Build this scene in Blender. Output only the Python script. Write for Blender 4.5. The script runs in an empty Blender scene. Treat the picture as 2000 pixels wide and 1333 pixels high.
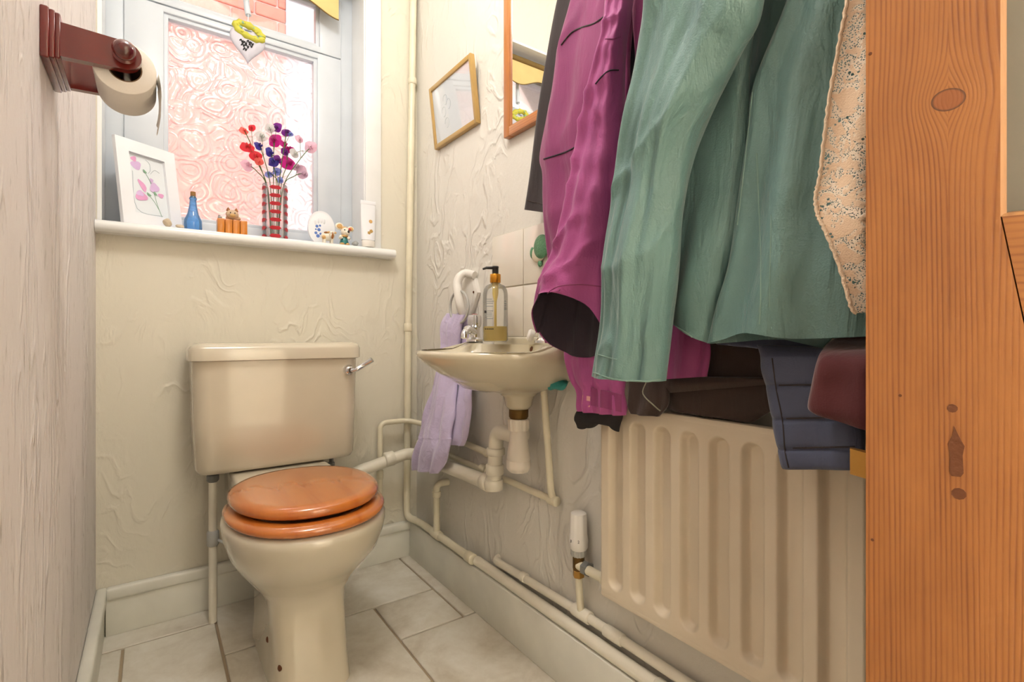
import bpy, bmesh, math, random
from mathutils import Vector, Matrix, noise
from mathutils.bvhtree import BVHTree
random.seed(7)
PI = math.pi
SC = bpy.context.scene
COL = SC.collection
V = Vector

# ------------------------------------------------------------------ camera
F = 992.0; CH = 0.83; YAW = math.radians(35.3); HZ = 655.0
cd = bpy.data.cameras.new('camera'); cam = bpy.data.objects.new('camera', cd); COL.objects.link(cam)
cd.sensor_width = 36; cd.lens = 36 * F / 2000; cd.shift_y = -(666.5 - HZ) / 2000; cd.clip_start = 0.02
cam.location = (0, 0, CH); cam.rotation_euler = (PI / 2, 0, -YAW)
SC.camera = cam
SC.view_settings.view_transform = 'Standard'; SC.view_settings.look = 'None'
SC.view_settings.gamma = 1; SC.view_settings.use_curve_mapping = False
SC.view_settings.exposure = 0.82
# ------------------------------------------------------------------ world, sun, added fill lamps
w = bpy.data.worlds.new('world'); SC.world = w; w.use_nodes = True
bg = w.node_tree.nodes['Background']; bg.inputs[0].default_value = (0.86, 0.94, 1.0, 1); bg.inputs[1].default_value = 2.2
sd = bpy.data.lights.new('sun', 'SUN'); sd.energy = 6.0; sd.angle = math.radians(50); sd.color = (1, .97, .92)
so = bpy.data.objects.new('sun', sd); COL.objects.link(so); so.rotation_euler = (math.radians(-42), math.radians(6), 0)
ROOM_FILL_W = 13.0; HALL_FILL_W = 85.0  # strengths of the two added fill lights

# ------------------------------------------------------------------ pixel helpers (photo 2000x1333)
SY, CY = math.sin(YAW), math.cos(YAW)
def ray(u, v):
    a = (u - 1000) / F; b = (HZ - v) / F
    return V((a * CY + SY, CY - a * SY, b))
O = V((0, 0, CH))
def onX(u, v, X): d = ray(u, v); return O + d * (X / d.x)
def onY(u, v, Y): d = ray(u, v); return O + d * (Y / d.y)
def onZ(u, v, Z): d = ray(u, v); return O + d * ((Z - CH) / d.z)
def onP(u, v, p, n): d = ray(u, v); return O + d * ((V(p) - O).dot(V(n)) / d.dot(V(n)))

# ------------------------------------------------------------------ materials
def lin(r, g, b):
    f = lambda c: (c / 255 / 12.92) if c / 255 <= .04045 else ((c / 255 + .055) / 1.055) ** 2.4
    return (f(r), f(g), f(b), 1)
MATS = {}
class NT:
    def __init__(s, name):
        s.m = bpy.data.materials.new(name); s.m.use_nodes = True; s.t = s.m.node_tree
        s.bsdf = s.t.nodes['Principled BSDF']; s.out = s.t.nodes['Material Output']
    def n(s, typ, **kw):
        nd = s.t.nodes.new(typ)
        for k, v in kw.items():
            if k in nd.inputs.keys(): nd.inputs[k].default_value = v
            else: setattr(nd, k, v)
        return nd
    def l(s, a, b): s.t.links.new(a, b)
    def coords(s, scale=(1, 1, 1), kind='Object'):
        tc = s.n('ShaderNodeTexCoord'); mp = s.n('ShaderNodeMapping'); mp.inputs['Scale'].default_value = scale
        s.l(tc.outputs[kind], mp.inputs[0]); return mp.outputs[0]
    def noise(s, vec, scale, detail=3, rough=.5, dist=0):
        nd = s.n('ShaderNodeTexNoise'); nd.inputs['Scale'].default_value = scale; nd.inputs['Detail'].default_value = detail
        nd.inputs['Roughness'].default_value = rough; nd.inputs['Distortion'].default_value = dist
        s.l(vec, nd.inputs['Vector']); return nd.outputs['Fac']
    def ramp(s, fac, stops):
        r = s.n('ShaderNodeValToRGB'); e = r.color_ramp.elements
        while len(e) < len(stops): e.new(.5)
        for q, (p, c) in zip(e, stops): q.position = p; q.color = c
        s.l(fac, r.inputs[0]); return r.outputs[0]
    def math(s, op, a, b=None):
        m = s.n('ShaderNodeMath', operation=op)
        for i, x in enumerate((a, b)):
            if x is None: continue
            if isinstance(x, (int, float)): m.inputs[i].default_value = x
            else: s.l(x, m.inputs[i])
        return m.outputs[0]
    def mix(s, fac, a, b):
        m = s.n('ShaderNodeMix', data_type='RGBA')
        for i, x in ((0, fac), (6, a), (7, b)):
            if isinstance(x, (int, float, tuple)): m.inputs[i].default_value = x
            else: s.l(x, m.inputs[i])
        return m.outputs[2]
    def bump(s, h, strength, dist=.01):
        b = s.n('ShaderNodeBump'); b.inputs['Strength'].default_value = strength; b.inputs['Distance'].default_value = dist
        s.l(h, b.inputs['Height']); s.l(b.outputs[0], s.bsdf.inputs['Normal']); return b.outputs[0]
    def set(s, **kw):
        for k, v in kw.items(): s.bsdf.inputs[k.replace('_', ' ')].default_value = v
def plain(name, col, rough=.5, metal=0, bump=0, bscale=60, var=.06, coat=0, sheen=0, **kw):
    n = NT(name); n.set(Roughness=rough, Metallic=metal, Base_Color=col)
    vec = n.coords()
    if var:
        f = n.noise(vec, 9, 4)
        d = tuple(c * (1 - var) for c in col[:3]) + (1,); u = tuple(min(1, c * (1 + var)) for c in col[:3]) + (1,)
        n.l(n.ramp(f, [(.3, d), (.7, u)]), n.bsdf.inputs['Base Color'])
    if bump: n.bump(n.noise(vec, bscale, 4), bump, .004)
    if coat: n.set(Coat_Weight=coat, Coat_Roughness=.08)
    if sheen: n.set(Sheen_Weight=sheen, Sheen_Roughness=.5)
    for k, v in kw.items(): n.bsdf.inputs[k.replace('_', ' ')].default_value = v
    MATS[name] = n.m; return n.m
def plaster(name, col, strength, stretch=(1, 1, .55), streak_amt=.22, streak_lo=.68):
    n = NT(name); n.set(Roughness=.62)
    vec = n.coords(stretch)
    nz = n.n('ShaderNodeTexNoise'); nz.inputs['Scale'].default_value = 5; nz.inputs['Detail'].default_value = 2; n.l(vec, nz.inputs['Vector'])
    vm = n.n('ShaderNodeVectorMath', operation='MULTIPLY_ADD'); vm.inputs[1].default_value = (.55, .55, .55)
    n.l(nz.outputs['Color'], vm.inputs[0]); n.l(vec, vm.inputs[2])
    wv = n.n('ShaderNodeTexWave', wave_type='RINGS'); wv.inputs['Scale'].default_value = 5.5; wv.inputs['Distortion'].default_value = 7
    wv.inputs['Detail'].default_value = 3; wv.inputs['Detail Scale'].default_value = 2.2
    n.l(vm.outputs[0], wv.inputs['Vector'])
    ridged = n.math('POWER', wv.outputs['Fac'], 3.0)
    mask = n.math('SMOOTHSTEP', n.noise(vec, 7, 2), None) if False else n.ramp(n.noise(vec, 7, 2), [(.42, (0, 0, 0, 1)), (.66, (1, 1, 1, 1))])
    fine = n.noise(vec, 42, 5, .65)
    h = n.math('ADD', n.math('MULTIPLY', ridged, mask), n.math('MULTIPLY', fine, .55))
    n.bump(h, strength, .006)
    big = n.noise(vec, 2.2, 3)
    d = tuple(c * .93 for c in col[:3]) + (1,)
    base = n.ramp(big, [(.3, d), (.7, col)])
    dark_streaks = n.ramp(n.noise(n.coords((1, 1.3, .30)), 44, 4, .7), [(streak_lo, (0, 0, 0, 1)), (streak_lo + .1, (1, 1, 1, 1))])  # noise mask of darker upright streaks in the plaster
    n.l(n.mix(n.math('MULTIPLY', dark_streaks, streak_amt), base, lin(130, 120, 100)), n.bsdf.inputs['Base Color'])
    MATS[name] = n.m; return n.m
def wood(name, c1, c2, scale=60, axis='X', stretch=.06, rough=.35, coat=.3, dist=3.0, knot=None):
    # straight grain: bands across `axis`, long along z (or y); knot=(x,z,rx,rz) in object space
    n = NT(name); n.set(Roughness=rough, Coat_Weight=coat, Coat_Roughness=.12)
    tc = n.n('ShaderNodeTexCoord'); sx = n.n('ShaderNodeSeparateXYZ'); n.l(tc.outputs['Object'], sx.inputs[0])
    X, Y, Z = sx.outputs
    a, b = {'X': (X, Z), 'Y': (Y, X), 'Z': (Z, X), 'XY': (X, Y), 'YZ': (Y, Z), 'ZY': (Z, Y)}[axis]
    rk = None
    if knot:
        kx, kz, rx, rz = knot
        dx = n.math('SUBTRACT', a, kx); dz = n.math('SUBTRACT', b, kz)
        q = n.math('ADD', n.math('POWER', n.math('ABSOLUTE', n.math('DIVIDE', dx, rx)), 2.0), n.math('POWER', n.math('ABSOLUTE', n.math('DIVIDE', dz, rz)), 2.0))
        rk = n.math('SQRT', q)
        g = n.math('DIVIDE', 1.0, n.math('ADD', 1.0, n.math('MULTIPLY', q, .22)))
        a = n.math('SUBTRACT', a, n.math('MULTIPLY', n.math('MULTIPLY', n.math('SIGN', dx), rx * 1.25), g))
    cb = n.n('ShaderNodeCombineXYZ'); n.l(a, cb.inputs[0]); n.l(n.math('MULTIPLY', b, stretch), cb.inputs[1]); 
    nz = n.noise(cb.outputs[0], 14, 3, .5)
    ph = n.math('ADD', n.math('MULTIPLY', a, scale), n.math('MULTIPLY', nz, dist))
    s = n.math('SINE', n.math('MULTIPLY', ph, 2 * PI / 1.0))
    s = n.math('SUBTRACT', 1.0, n.math('POWER', n.math('SUBTRACT', .5, n.math('MULTIPLY', s, .5)), 2.4))
    cb4 = n.n('ShaderNodeCombineXYZ'); n.l(a, cb4.inputs[0]); n.l(n.math('MULTIPLY', b, .08), cb4.inputs[1])
    amp = n.ramp(n.noise(cb4.outputs[0], 60, 2, .6), [(.3, (.25, .25, .25, 1)), (.7, (1, 1, 1, 1))])
    s = n.math('SUBTRACT', 1.0, n.math('MULTIPLY', n.math('SUBTRACT', 1.0, s), amp))
    cb2 = n.n('ShaderNodeCombineXYZ'); n.l(n.math('MULTIPLY', a, 40), cb2.inputs[0]); n.l(n.math('MULTIPLY', b, 2.2), cb2.inputs[1])
    fib = n.noise(cb2.outputs[0], 12, 4, .7)
    cb3 = n.n('ShaderNodeCombineXYZ'); n.l(n.math('MULTIPLY', a, 2.0), cb3.inputs[0]); n.l(n.math('MULTIPLY', b, .7), cb3.inputs[1])
    blot = n.noise(cb3.outputs[0], 6, 3, .6)
    fac = n.math('ADD', n.math('MULTIPLY', s, .55), n.math('ADD', n.math('MULTIPLY', fib, .35), n.math('MULTIPLY', n.math('SUBTRACT', blot, .5), .9)))
    colr = n.ramp(fac, [(.10, c1), (.80, c2)])
    if knot:
        ring = n.ramp(rk, [(.80, (0, 0, 0, 1)), (.93, (1, 1, 1, 1)), (1.03, (1, 1, 1, 1)), (1.2, (0, 0, 0, 1))])
        inside = n.ramp(rk, [(.9, (1, 1, 1, 1)), (1.0, (0, 0, 0, 1))])
        colr = n.mix(n.math('MULTIPLY', inside, .8), colr, lin(132, 74, 36))
        colr = n.mix(n.math('MULTIPLY', ring, .85), colr, lin(70, 36, 14))
    n.l(colr, n.bsdf.inputs['Base Color'])
    n.bump(n.math('ADD', s, fib), .12, .002)
    MATS[name] = n.m; return n.m
def fabric(name, col, rough=.8, sheen=.3, weave=420, wr=.5, wscale=(14, 14, 3.2)):
    n = NT(name); n.set(Roughness=rough, Sheen_Weight=sheen, Sheen_Roughness=.4)
    f = n.noise(n.coords(), 8, 4)
    d = tuple(c * .88 for c in col[:3]) + (1,); u = tuple(min(1, c * 1.1) for c in col[:3]) + (1,)
    n.l(n.ramp(f, [(.3, d), (.7, u)]), n.bsdf.inputs['Base Color'])
    wnk = n.noise(n.coords(wscale), 1.6, 4, .55, .6)
    fine = n.noise(n.coords(), weave, 2)
    n.bump(n.math('ADD', wnk, n.math('MULTIPLY', fine, .06)), wr, .012)
    MATS[name] = n.m; return n.m

plaster('plaster', lin(232, 228, 218), .6)
plaster('plaster_left', lin(234, 228, 224), 1.0, (1, 1.6, .36), .5, .60)
plaster('plaster_back', lin(228, 222, 204), .45)
plain('ceiling_white', lin(240, 238, 232), .8)
plain('gloss_white', lin(235, 236, 234), .25, coat=.3, var=.03)
plain('upvc', lin(206, 213, 220), .3, var=.03)
plain('skirting_paint', lin(230, 228, 216), .32, bump=.12, bscale=30, var=.07, coat=.15)
plain('pipe_paint', lin(230, 222, 196), .33, bump=.18, bscale=45, var=.09, coat=.15)
plain('champagne_ceramic', lin(210, 200, 178), .16, coat=.8, var=.025)
plain('basin_ceramic', lin(208, 198, 172), .14, coat=.8, var=.03)
plain('radiator_enamel', lin(224, 210, 186), .36, var=.03, coat=.1)
plain('chrome', (.75, .76, .78, 1), .1, 1, var=0)
plain('plastic_white', lin(236, 232, 224), .35, var=.03)
plain('trap_plastic', lin(230, 221, 206), .4, var=.06)
plain('brass', lin(176, 136, 72), .4, .9, bump=.2, bscale=90)
plain('dirty_brass', lin(110, 84, 44), .5, .8, bump=.3, bscale=120)
plain('valve_grey', lin(186, 186, 180), .45, var=.03)
plain('valve_dark', lin(120, 120, 116), .45)
plain('black_rubber', lin(30, 28, 26), .5)
plain('rust', lin(96, 54, 26), .85, bump=.4)
plain('gold_wood', lin(186, 150, 84), .35, var=.1, coat=.3)
plain('paper', lin(240, 236, 228), .85, var=.02)
plain('roll_paper', lin(238, 232, 222), .9, var=.03, bump=.1, bscale=200)
plain('cardboard', lin(120, 92, 66), .9)
plain('grout', lin(176, 158, 132), .9, bump=.2)
plain('tile_grout', lin(214, 206, 186), .85)
plain('wall_tile', lin(234, 226, 212), .1, coat=.7, var=.02)
plain('green_glaze', lin(96, 150, 110), .3, bump=.6, bscale=220, var=.3)
plain('cream_glaze', lin(224, 212, 188), .3)
plain('turquoise', lin(64, 168, 160), .6, bump=.5, bscale=120, var=.25)
plain('lilac_thread', lin(196, 184, 220), .9)
plain('white_matte', lin(236, 238, 242), .4, var=.02)
plain('print_paper', lin(226, 232, 236), .5, var=.02)
plain('print_pink', lin(222, 160, 200), .6, var=.18)
plain('print_mauve', lin(214, 184, 224), .6, var=.18)
plain('print_green', lin(130, 172, 140), .6)
plain('print_grey', lin(176, 186, 192), .6)
plain('cork', lin(150, 112, 66), .9, bump=.5)
plain('orange_glaze', lin(206, 126, 40), .3, var=.2, coat=.4)
plain('cat_fur', lin(206, 178, 146), .5, var=.25)
plain('brown_glaze', lin(150, 94, 40), .4, var=.2)
plain('ivory_glaze', lin(238, 230, 212), .3, var=.06, coat=.3)
plain('tan_glaze', lin(212, 168, 104), .4, var=.1)
plain('black_glaze', lin(26, 24, 26), .25)
plain('teal_glaze', lin(20, 112, 110), .3, coat=.4)
plain('red_glaze', lin(196, 60, 56), .4)
plain('blue_print', lin(90, 124, 196), .4, var=.25)
plain('pebble_grey', lin(170, 172, 170), .5, var=.2)
plain('shell', lin(206, 188, 160), .5, var=.35, bump=.5, bscale=160)
plain('heart_grey', lin(196, 194, 204), .5, var=.05)
plain('leaf_yellow', lin(196, 192, 66), .6, var=.2)
plain('print_black', lin(24, 24, 28), .6)
plain('stem_green', lin(72, 104, 46), .6, var=.2)
plain('brick', lin(206, 122, 104), .85, bump=.4, bscale=80, var=.2)
plain('mortar', lin(214, 184, 174), .95)
plain('hall_wall', lin(236, 230, 218), .8)
plain('dark_iron', lin(40, 36, 34), .5, .6)
plain('soap_liquid', lin(228, 198, 96), .25, var=.08, coat=.4)
plain('amber_collar', lin(206, 140, 36), .25, .6, var=.1)
plain('label_grey', lin(150, 154, 152), .6)
plain('pipe_pale', lin(236, 230, 212), .33, bump=.14, bscale=45, var=.07, coat=.15)
plain('copper_stain', lin(150, 150, 130), .5, .3, bump=.3)
def petal(name, c):
    m = plain(name, c, .6, var=.2, sheen=.2); t = m.node_tree; b = t.nodes['Principled BSDF']; out = t.nodes['Material Output']
    tl = t.nodes.new('ShaderNodeBsdfTranslucent'); tl.inputs[0].default_value = tuple(min(1, x * 1.3) for x in c[:3]) + (1,); mx = t.nodes.new('ShaderNodeMixShader'); mx.inputs[0].default_value = .5
    t.links.new(b.outputs[0], mx.inputs[1]); t.links.new(tl.outputs[0], mx.inputs[2]); t.links.new(mx.outputs[0], out.inputs[0]); return m
petal('petal_magenta', lin(186, 24, 128)); petal('petal_red', lin(214, 50, 62)); petal('petal_coral', lin(232, 110, 100))
petal('petal_purple', lin(112, 26, 130)); petal('petal_blue', lin(66, 56, 150)); petal('petal_lightblue', lin(138, 150, 214))
petal('petal_pale', lin(226, 190, 206)); petal('petal_white', lin(206, 208, 204)); petal('petal_mauve', lin(200, 172, 190))
wood('mahogany', lin(56, 8, 6), lin(112, 24, 16), 40, 'Y', rough=.22, coat=.8, dist=2)
wood('pine_door', lin(160, 90, 36), lin(202, 132, 64), 190, 'X', knot=None, rough=.4, coat=.25)
wood('pine_rail', lin(120, 68, 28), lin(158, 102, 50), 150, 'Z', rough=.4, coat=.25)
wood('pine_frame', lin(160, 92, 40), lin(198, 126, 62), 150, 'YZ', rough=.35, coat=.4)
wood('pine_frame_rail', lin(160, 92, 40), lin(198, 126, 62), 150, 'ZY', rough=.35, coat=.4)
wood('pine_bead', lin(126, 80, 38), lin(166, 116, 64), 70, 'X', rough=.45, coat=.2)
wood('seat_wood', lin(190, 102, 40), lin(206, 122, 52), 13, 'XY', stretch=.10, rough=.14, coat=1.0, dist=1.2)
wood('coat_rail_wood', lin(150, 90, 40), lin(190, 126, 66), 50, 'Z')
fabric('purple_cloth', lin(172, 78, 140), .62, .25, wr=.55)
fabric('purple_dark', lin(140, 54, 106), .62, .25, wr=.4)
fabric('purple_lining', lin(44, 34, 46), .8, .2, wr=.3)
fabric('green_cloth', lin(106, 140, 136), .5, .3, wr=.8)
fabric('green_trim', lin(122, 152, 142), .6, .2, wr=.2)
fabric('black_cloth', lin(54, 46, 46), .85, .25, wr=.3)
fabric('charcoal_cloth', lin(96, 96, 106), .85, .3, wr=.5)
fabric('brown_cloth', lin(62, 48, 42), .9, .35, wr=.5)
fabric('navy_cloth', lin(78, 84, 108), .7, .3, wr=.4)
fabric('burgundy_cloth', lin(92, 40, 44), .9, .5, wr=.3)
fabric('towel_cloth', lin(206, 194, 226), .95, .6, weave=260, wr=.35, wscale=(20, 20, 20))
fabric('peach_lining', lin(222, 160, 160), .9, .2)
fabric('blind_cloth', lin(214, 190, 128), .9, .1, weave=160, wr=.1)
plain('blind_edge', lin(120, 96, 50), .9)
plain('glove_black', lin(34, 30, 30), .9)

def m_floor_tile():
    n = NT('floor_tile'); n.set(Roughness=.42)
    vec = n.coords(); geo = n.n('ShaderNodeNewGeometry') ; oi = n.n('ShaderNodeObjectInfo')
    add = n.n('ShaderNodeVectorMath', operation='ADD'); n.l(vec, add.inputs[0]); n.l(oi.outputs['Random'], add.inputs[1])
    f = n.noise(add.outputs[0], 5, 6, .62, .8)
    g = n.noise(add.outputs[0], 34, 4, .7)
    fac = n.math('ADD', n.math('MULTIPLY', f, .8), n.math('MULTIPLY', g, .25))
    n.l(n.ramp(fac, [(.3, lin(192, 180, 160)), (.55, lin(222, 215, 200)), (.75, lin(238, 234, 224))]), n.bsdf.inputs['Base Color'])
    n.bump(g, .12, .003); MATS['floor_tile'] = n.m
m_floor_tile()
def m_obscure_glass():
    n = NT('obscure_glass'); t = n.t; t.nodes.remove(n.bsdf)
    vec = n.coords((1, .2, 1))
    nz = n.n('ShaderNodeTexNoise'); nz.inputs['Scale'].default_value = 9; nz.inputs['Detail'].default_value = 1; n.l(vec, nz.inputs['Vector'])
    vm = n.n('ShaderNodeVectorMath', operation='MULTIPLY_ADD'); vm.inputs[1].default_value = (.06, .06, .06)
    n.l(nz.outputs['Color'], vm.inputs[0]); n.l(vec, vm.inputs[2])
    vo = n.n('ShaderNodeTexVoronoi'); vo.inputs['Scale'].default_value = 13; n.l(vm.outputs[0], vo.inputs['Vector'])
    rings = n.math('SINE', n.math('MULTIPLY', vo.outputs['Distance'], 17.0))
    band = n.math('SINE', n.math('MULTIPLY', n.noise(vec, 8, 0), 24.0))
    h = n.math('MULTIPLY', n.math('ADD', n.math('POWER', n.math('ABSOLUTE', rings), 6.0), n.math('POWER', n.math('ABSOLUTE', band), 8.0)), .5)
    b = n.n('ShaderNodeBump'); b.inputs['Strength'].default_value = 1.0; b.inputs['Distance'].default_value = .0055; n.l(h, b.inputs['Height'])
    rf = n.n('ShaderNodeBsdfRefraction'); rf.inputs['IOR'].default_value = 1.45; rf.inputs['Roughness'].default_value = .28; n.l(b.outputs[0], rf.inputs['Normal'])
    gl = n.n('ShaderNodeBsdfGlossy'); gl.inputs['Roughness'].default_value = .08; n.l(b.outputs[0], gl.inputs['Normal'])
    tp = n.n('ShaderNodeBsdfTransparent'); tl = n.n('ShaderNodeBsdfTranslucent'); n.l(b.outputs[0], tl.inputs['Normal'])
    m0 = n.n('ShaderNodeMixShader'); m0.inputs[0].default_value = .30; n.l(rf.outputs[0], m0.inputs[1]); n.l(tl.outputs[0], m0.inputs[2])
    m1 = n.n('ShaderNodeMixShader'); m1.inputs[0].default_value = .42; n.l(m0.outputs[0], m1.inputs[1]); n.l(tp.outputs[0], m1.inputs[2])
    m2 = n.n('ShaderNodeMixShader'); m2.inputs[0].default_value = .07; n.l(m1.outputs[0], m2.inputs[1]); n.l(gl.outputs[0], m2.inputs[2])
    n.l(m2.outputs[0], n.out.inputs[0]); MATS['obscure_glass'] = n.m
m_obscure_glass()
def m_thin(name, col, tr, rough=.03, gloss=.1):
    n = NT(name); n.t.nodes.remove(n.bsdf)
    tp = n.n('ShaderNodeBsdfTransparent'); tp.inputs[0].default_value = col
    gl = n.n('ShaderNodeBsdfGlossy'); gl.inputs['Roughness'].default_value = rough
    df = n.n('ShaderNodeBsdfDiffuse'); df.inputs[0].default_value = col
    fr = n.n('ShaderNodeFresnel'); fr.inputs[0].default_value = 1.45
    f2 = n.math('ADD', n.math('MULTIPLY', fr.outputs[0], .8), gloss * .2)
    m0 = n.n('ShaderNodeMixShader'); m0.inputs[0].default_value = tr; n.l(df.outputs[0], m0.inputs[1]); n.l(tp.outputs[0], m0.inputs[2])
    m1 = n.n('ShaderNodeMixShader'); n.l(f2, m1.inputs[0]); n.l(m0.outputs[0], m1.inputs[1]); n.l(gl.outputs[0], m1.inputs[2])
    n.l(m1.outputs[0], n.out.inputs[0]); MATS[name] = n.m
m_thin('clear_glass', (.97, .98, .98, 1), .97)
m_thin('bottle_clear', (.96, .97, .96, 1), .95)
m_thin('blue_glass', lin(150, 205, 250), .78)
m_thin('vase_glass', (.98, .97, .98, 1), .95)
m_thin('door_glass', (.36, .33, .26, 1), .5, .35)
def m_pic():
    n = NT('picture_glass'); n.t.nodes.remove(n.bsdf)
    tp = n.n('ShaderNodeBsdfTransparent'); gl = n.n('ShaderNodeBsdfGlossy'); gl.inputs['Roughness'].default_value = .03
    m = n.n('ShaderNodeMixShader'); m.inputs[0].default_value = .22; n.l(tp.outputs[0], m.inputs[1]); n.l(gl.outputs[0], m.inputs[2]); n.l(m.outputs[0], n.out.inputs[0]); MATS['picture_glass'] = n.m
m_pic()
plain('mirror_silver', (.9, .91, .9, 1), .01, 1, var=0)
def m_lace():
    n = NT('lace'); n.set(Roughness=.9, Base_Color=lin(236, 206, 172))
    vec = n.coords()
    v1 = n.n('ShaderNodeTexVoronoi'); v1.inputs['Scale'].default_value = 520; n.l(vec, v1.inputs['Vector'])
    mesh_hole = n.ramp(v1.outputs['Distance'], [(.30, (0, 0, 0, 1)), (.42, (1, 1, 1, 1))])
    motif = n.ramp(n.noise(vec, 60, 2, .5, 1.2), [(.47, (0, 0, 0, 1)), (.53, (1, 1, 1, 1))])
    v2 = n.n('ShaderNodeTexVoronoi'); v2.inputs['Scale'].default_value = 210; n.l(vec, v2.inputs['Vector'])
    big = n.ramp(v2.outputs['Distance'], [(.30, (0, 0, 0, 1)), (.36, (1, 1, 1, 1))])
    m2 = n.ramp(n.noise(vec, 40, 1), [(.60, (0, 0, 0, 1)), (.62, (1, 1, 1, 1))])
    a = n.math('MAXIMUM', mesh_hole, motif)
    a = n.math('MINIMUM', a, n.math('MAXIMUM', big, n.math('SUBTRACT', 1.0, m2)))
    n.l(a, n.bsdf.inputs['Alpha'])
    n.l(n.mix(motif, lin(252, 236, 214), lin(246, 218, 186)), n.bsdf.inputs['Base Color'])
    n.bump(n.math('ADD', v1.outputs['Distance'], motif), .25, .0015); n.set(Subsurface_Weight=0); MATS['lace'] = n.m
m_lace()
def m_emit(name, col, s):
    n = NT(name); n.set(Base_Color=col, Emission_Color=col, Emission_Strength=s); MATS[name] = n.m
m_emit('fill_lamp_glow', (1, .95, .86, 1), 3.0)  # glow of the added fill globes

# ------------------------------------------------------------------ mesh helpers (world coordinates)
OFF = {}
def thing(name, label=None, cat=None, loc=(0, 0, 0), group=None, kind=None):
    o = bpy.data.objects.new(name, None); COL.objects.link(o); o.location = loc; o.empty_display_size = .05
    tag(o, label, cat, group, kind); OFF[o] = V(loc); return o
def tag(o, label=None, cat=None, group=None, kind=None):
    if label: o['label'] = label
    if cat: o['category'] = cat
    if group: o['group'] = group
    if kind: o['kind'] = kind
    return o
def obj(name, geo, mat, parent=None, smooth=40, label=None, cat=None, group=None, kind=None):
    vs, fs = geo
    vs = [V(p) for p in vs]
    if parent is not None: off = OFF[parent]
    else:
        lo = V([min(p[i] for p in vs) for i in range(3)]); hi = V([max(p[i] for p in vs) for i in range(3)])
        off = V(((lo.x + hi.x) / 2, (lo.y + hi.y) / 2, lo.z))
    me = bpy.data.meshes.new(name); me.from_pydata([tuple(p - off) for p in vs], [], fs); me.update()
    if smooth:
        for p in me.polygons: p.use_smooth = True
        try: me.set_sharp_from_angle(angle=math.radians(smooth))
        except Exception: pass
    me.materials.append(MATS[mat] if isinstance(mat, str) else mat)
    o = bpy.data.objects.new(name, me); COL.objects.link(o)
    if parent is not None: o.parent = parent
    else: o.location = off
    OFF[o] = off
    return tag(o, label, cat, group, kind)
def join(*gs):
    V_, F_ = [], []
    for vs, fs in gs:
        k = len(V_); V_ += list(vs); F_ += [tuple(i + k for i in f) for f in fs]
    return V_, F_
def from_bm(bm):
    bm.verts.ensure_lookup_table()
    for i, v in enumerate(bm.verts): v.index = i
    g = ([v.co.copy() for v in bm.verts], [tuple(v.index for v in f.verts) for f in bm.faces]); bm.free(); return g
def box(lo, hi, bev=0, seg=2):
    bm = bmesh.new(); bmesh.ops.create_cube(bm, size=1)
    lo, hi = V(lo), V(hi); c = (lo + hi) / 2; s = hi - lo
    for v in bm.verts: v.co = V((v.co.x * s.x, v.co.y * s.y, v.co.z * s.z)) + c
    if bev: bmesh.ops.bevel(bm, geom=bm.edges[:], offset=bev, segments=seg, affect='EDGES', profile=.5)
    return from_bm(bm)
def xf(geo, M): return [M @ V(p) for p in geo[0]], geo[1]
def loft(rings, cap0=True, cap1=True, closed=True):
    n = len(rings[0]); vs = [p for r in rings for p in r]; fs = []
    for i in range(len(rings) - 1):
        for j in range(n if closed else n - 1):
            a = i * n + j; b = i * n + (j + 1) % n; fs.append((a, b, b + n, a + n))
    if cap0: fs.append(tuple(reversed(range(n))))
    if cap1: fs.append(tuple(range((len(rings) - 1) * n, len(rings) * n)))
    return vs, fs
def lathe(prof, c=(0, 0, 0), axis='Z', n=32, cap=True, M=None):
    rings = []
    for r, h in prof:
        rg = []
        for k in range(n):
            a = 2 * PI * k / n; x, y = r * math.cos(a), r * math.sin(a)
            rg.append({'Z': V((x, y, h)), 'X': V((h, x, y)), 'Y': V((y, h, x))}[axis] + V(c))
        rings.append(rg)
    g = loft(rings, cap, cap)
    return xf(g, M) if M is not None else g
def rot_to(d):
    return V((0, 0, 1)).rotation_difference(V(d).normalized()).to_matrix().to_4x4()
def lathe_dir(prof, p, d, n=28): return lathe(prof, n=n, M=Matrix.Translation(V(p)) @ rot_to(d))
def sphere(c, r, n=16, m=10):
    r = (r, r, r) if isinstance(r, (int, float)) else r
    rings = []
    for i in range(1, m):
        t = PI * i / m
        rings.append([V((c[0] + r[0] * math.sin(t) * math.cos(2 * PI * k / n), c[1] + r[1] * math.sin(t) * math.sin(2 * PI * k / n), c[2] - r[2] * math.cos(t))) for k in range(n)])
    vs, fs = loft(rings, False, False); b = len(vs); vs += [V((c[0], c[1], c[2] - r[2])), V((c[0], c[1], c[2] + r[2]))]
    for k in range(n):
        fs.append((b, (k + 1) % n, k)); q = (m - 2) * n; fs.append((b + 1, q + k, q + (k + 1) % n))
    return vs, fs
def catmull(pts, n=8):
    pts = [V(p) for p in pts]; out = []
    for i in range(len(pts) - 1):
        p0 = pts[max(i - 1, 0)]; p1 = pts[i]; p2 = pts[i + 1]; p3 = pts[min(i + 2, len(pts) - 1)]
        for k in range(n):
            t = k / n
            out.append(.5 * ((2 * p1) + (p2 - p0) * t + (2 * p0 - 5 * p1 + 4 * p2 - p3) * t * t + (3 * p1 - p0 - 3 * p2 + p3) * t ** 3))
    out.append(pts[-1]); return out
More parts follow.
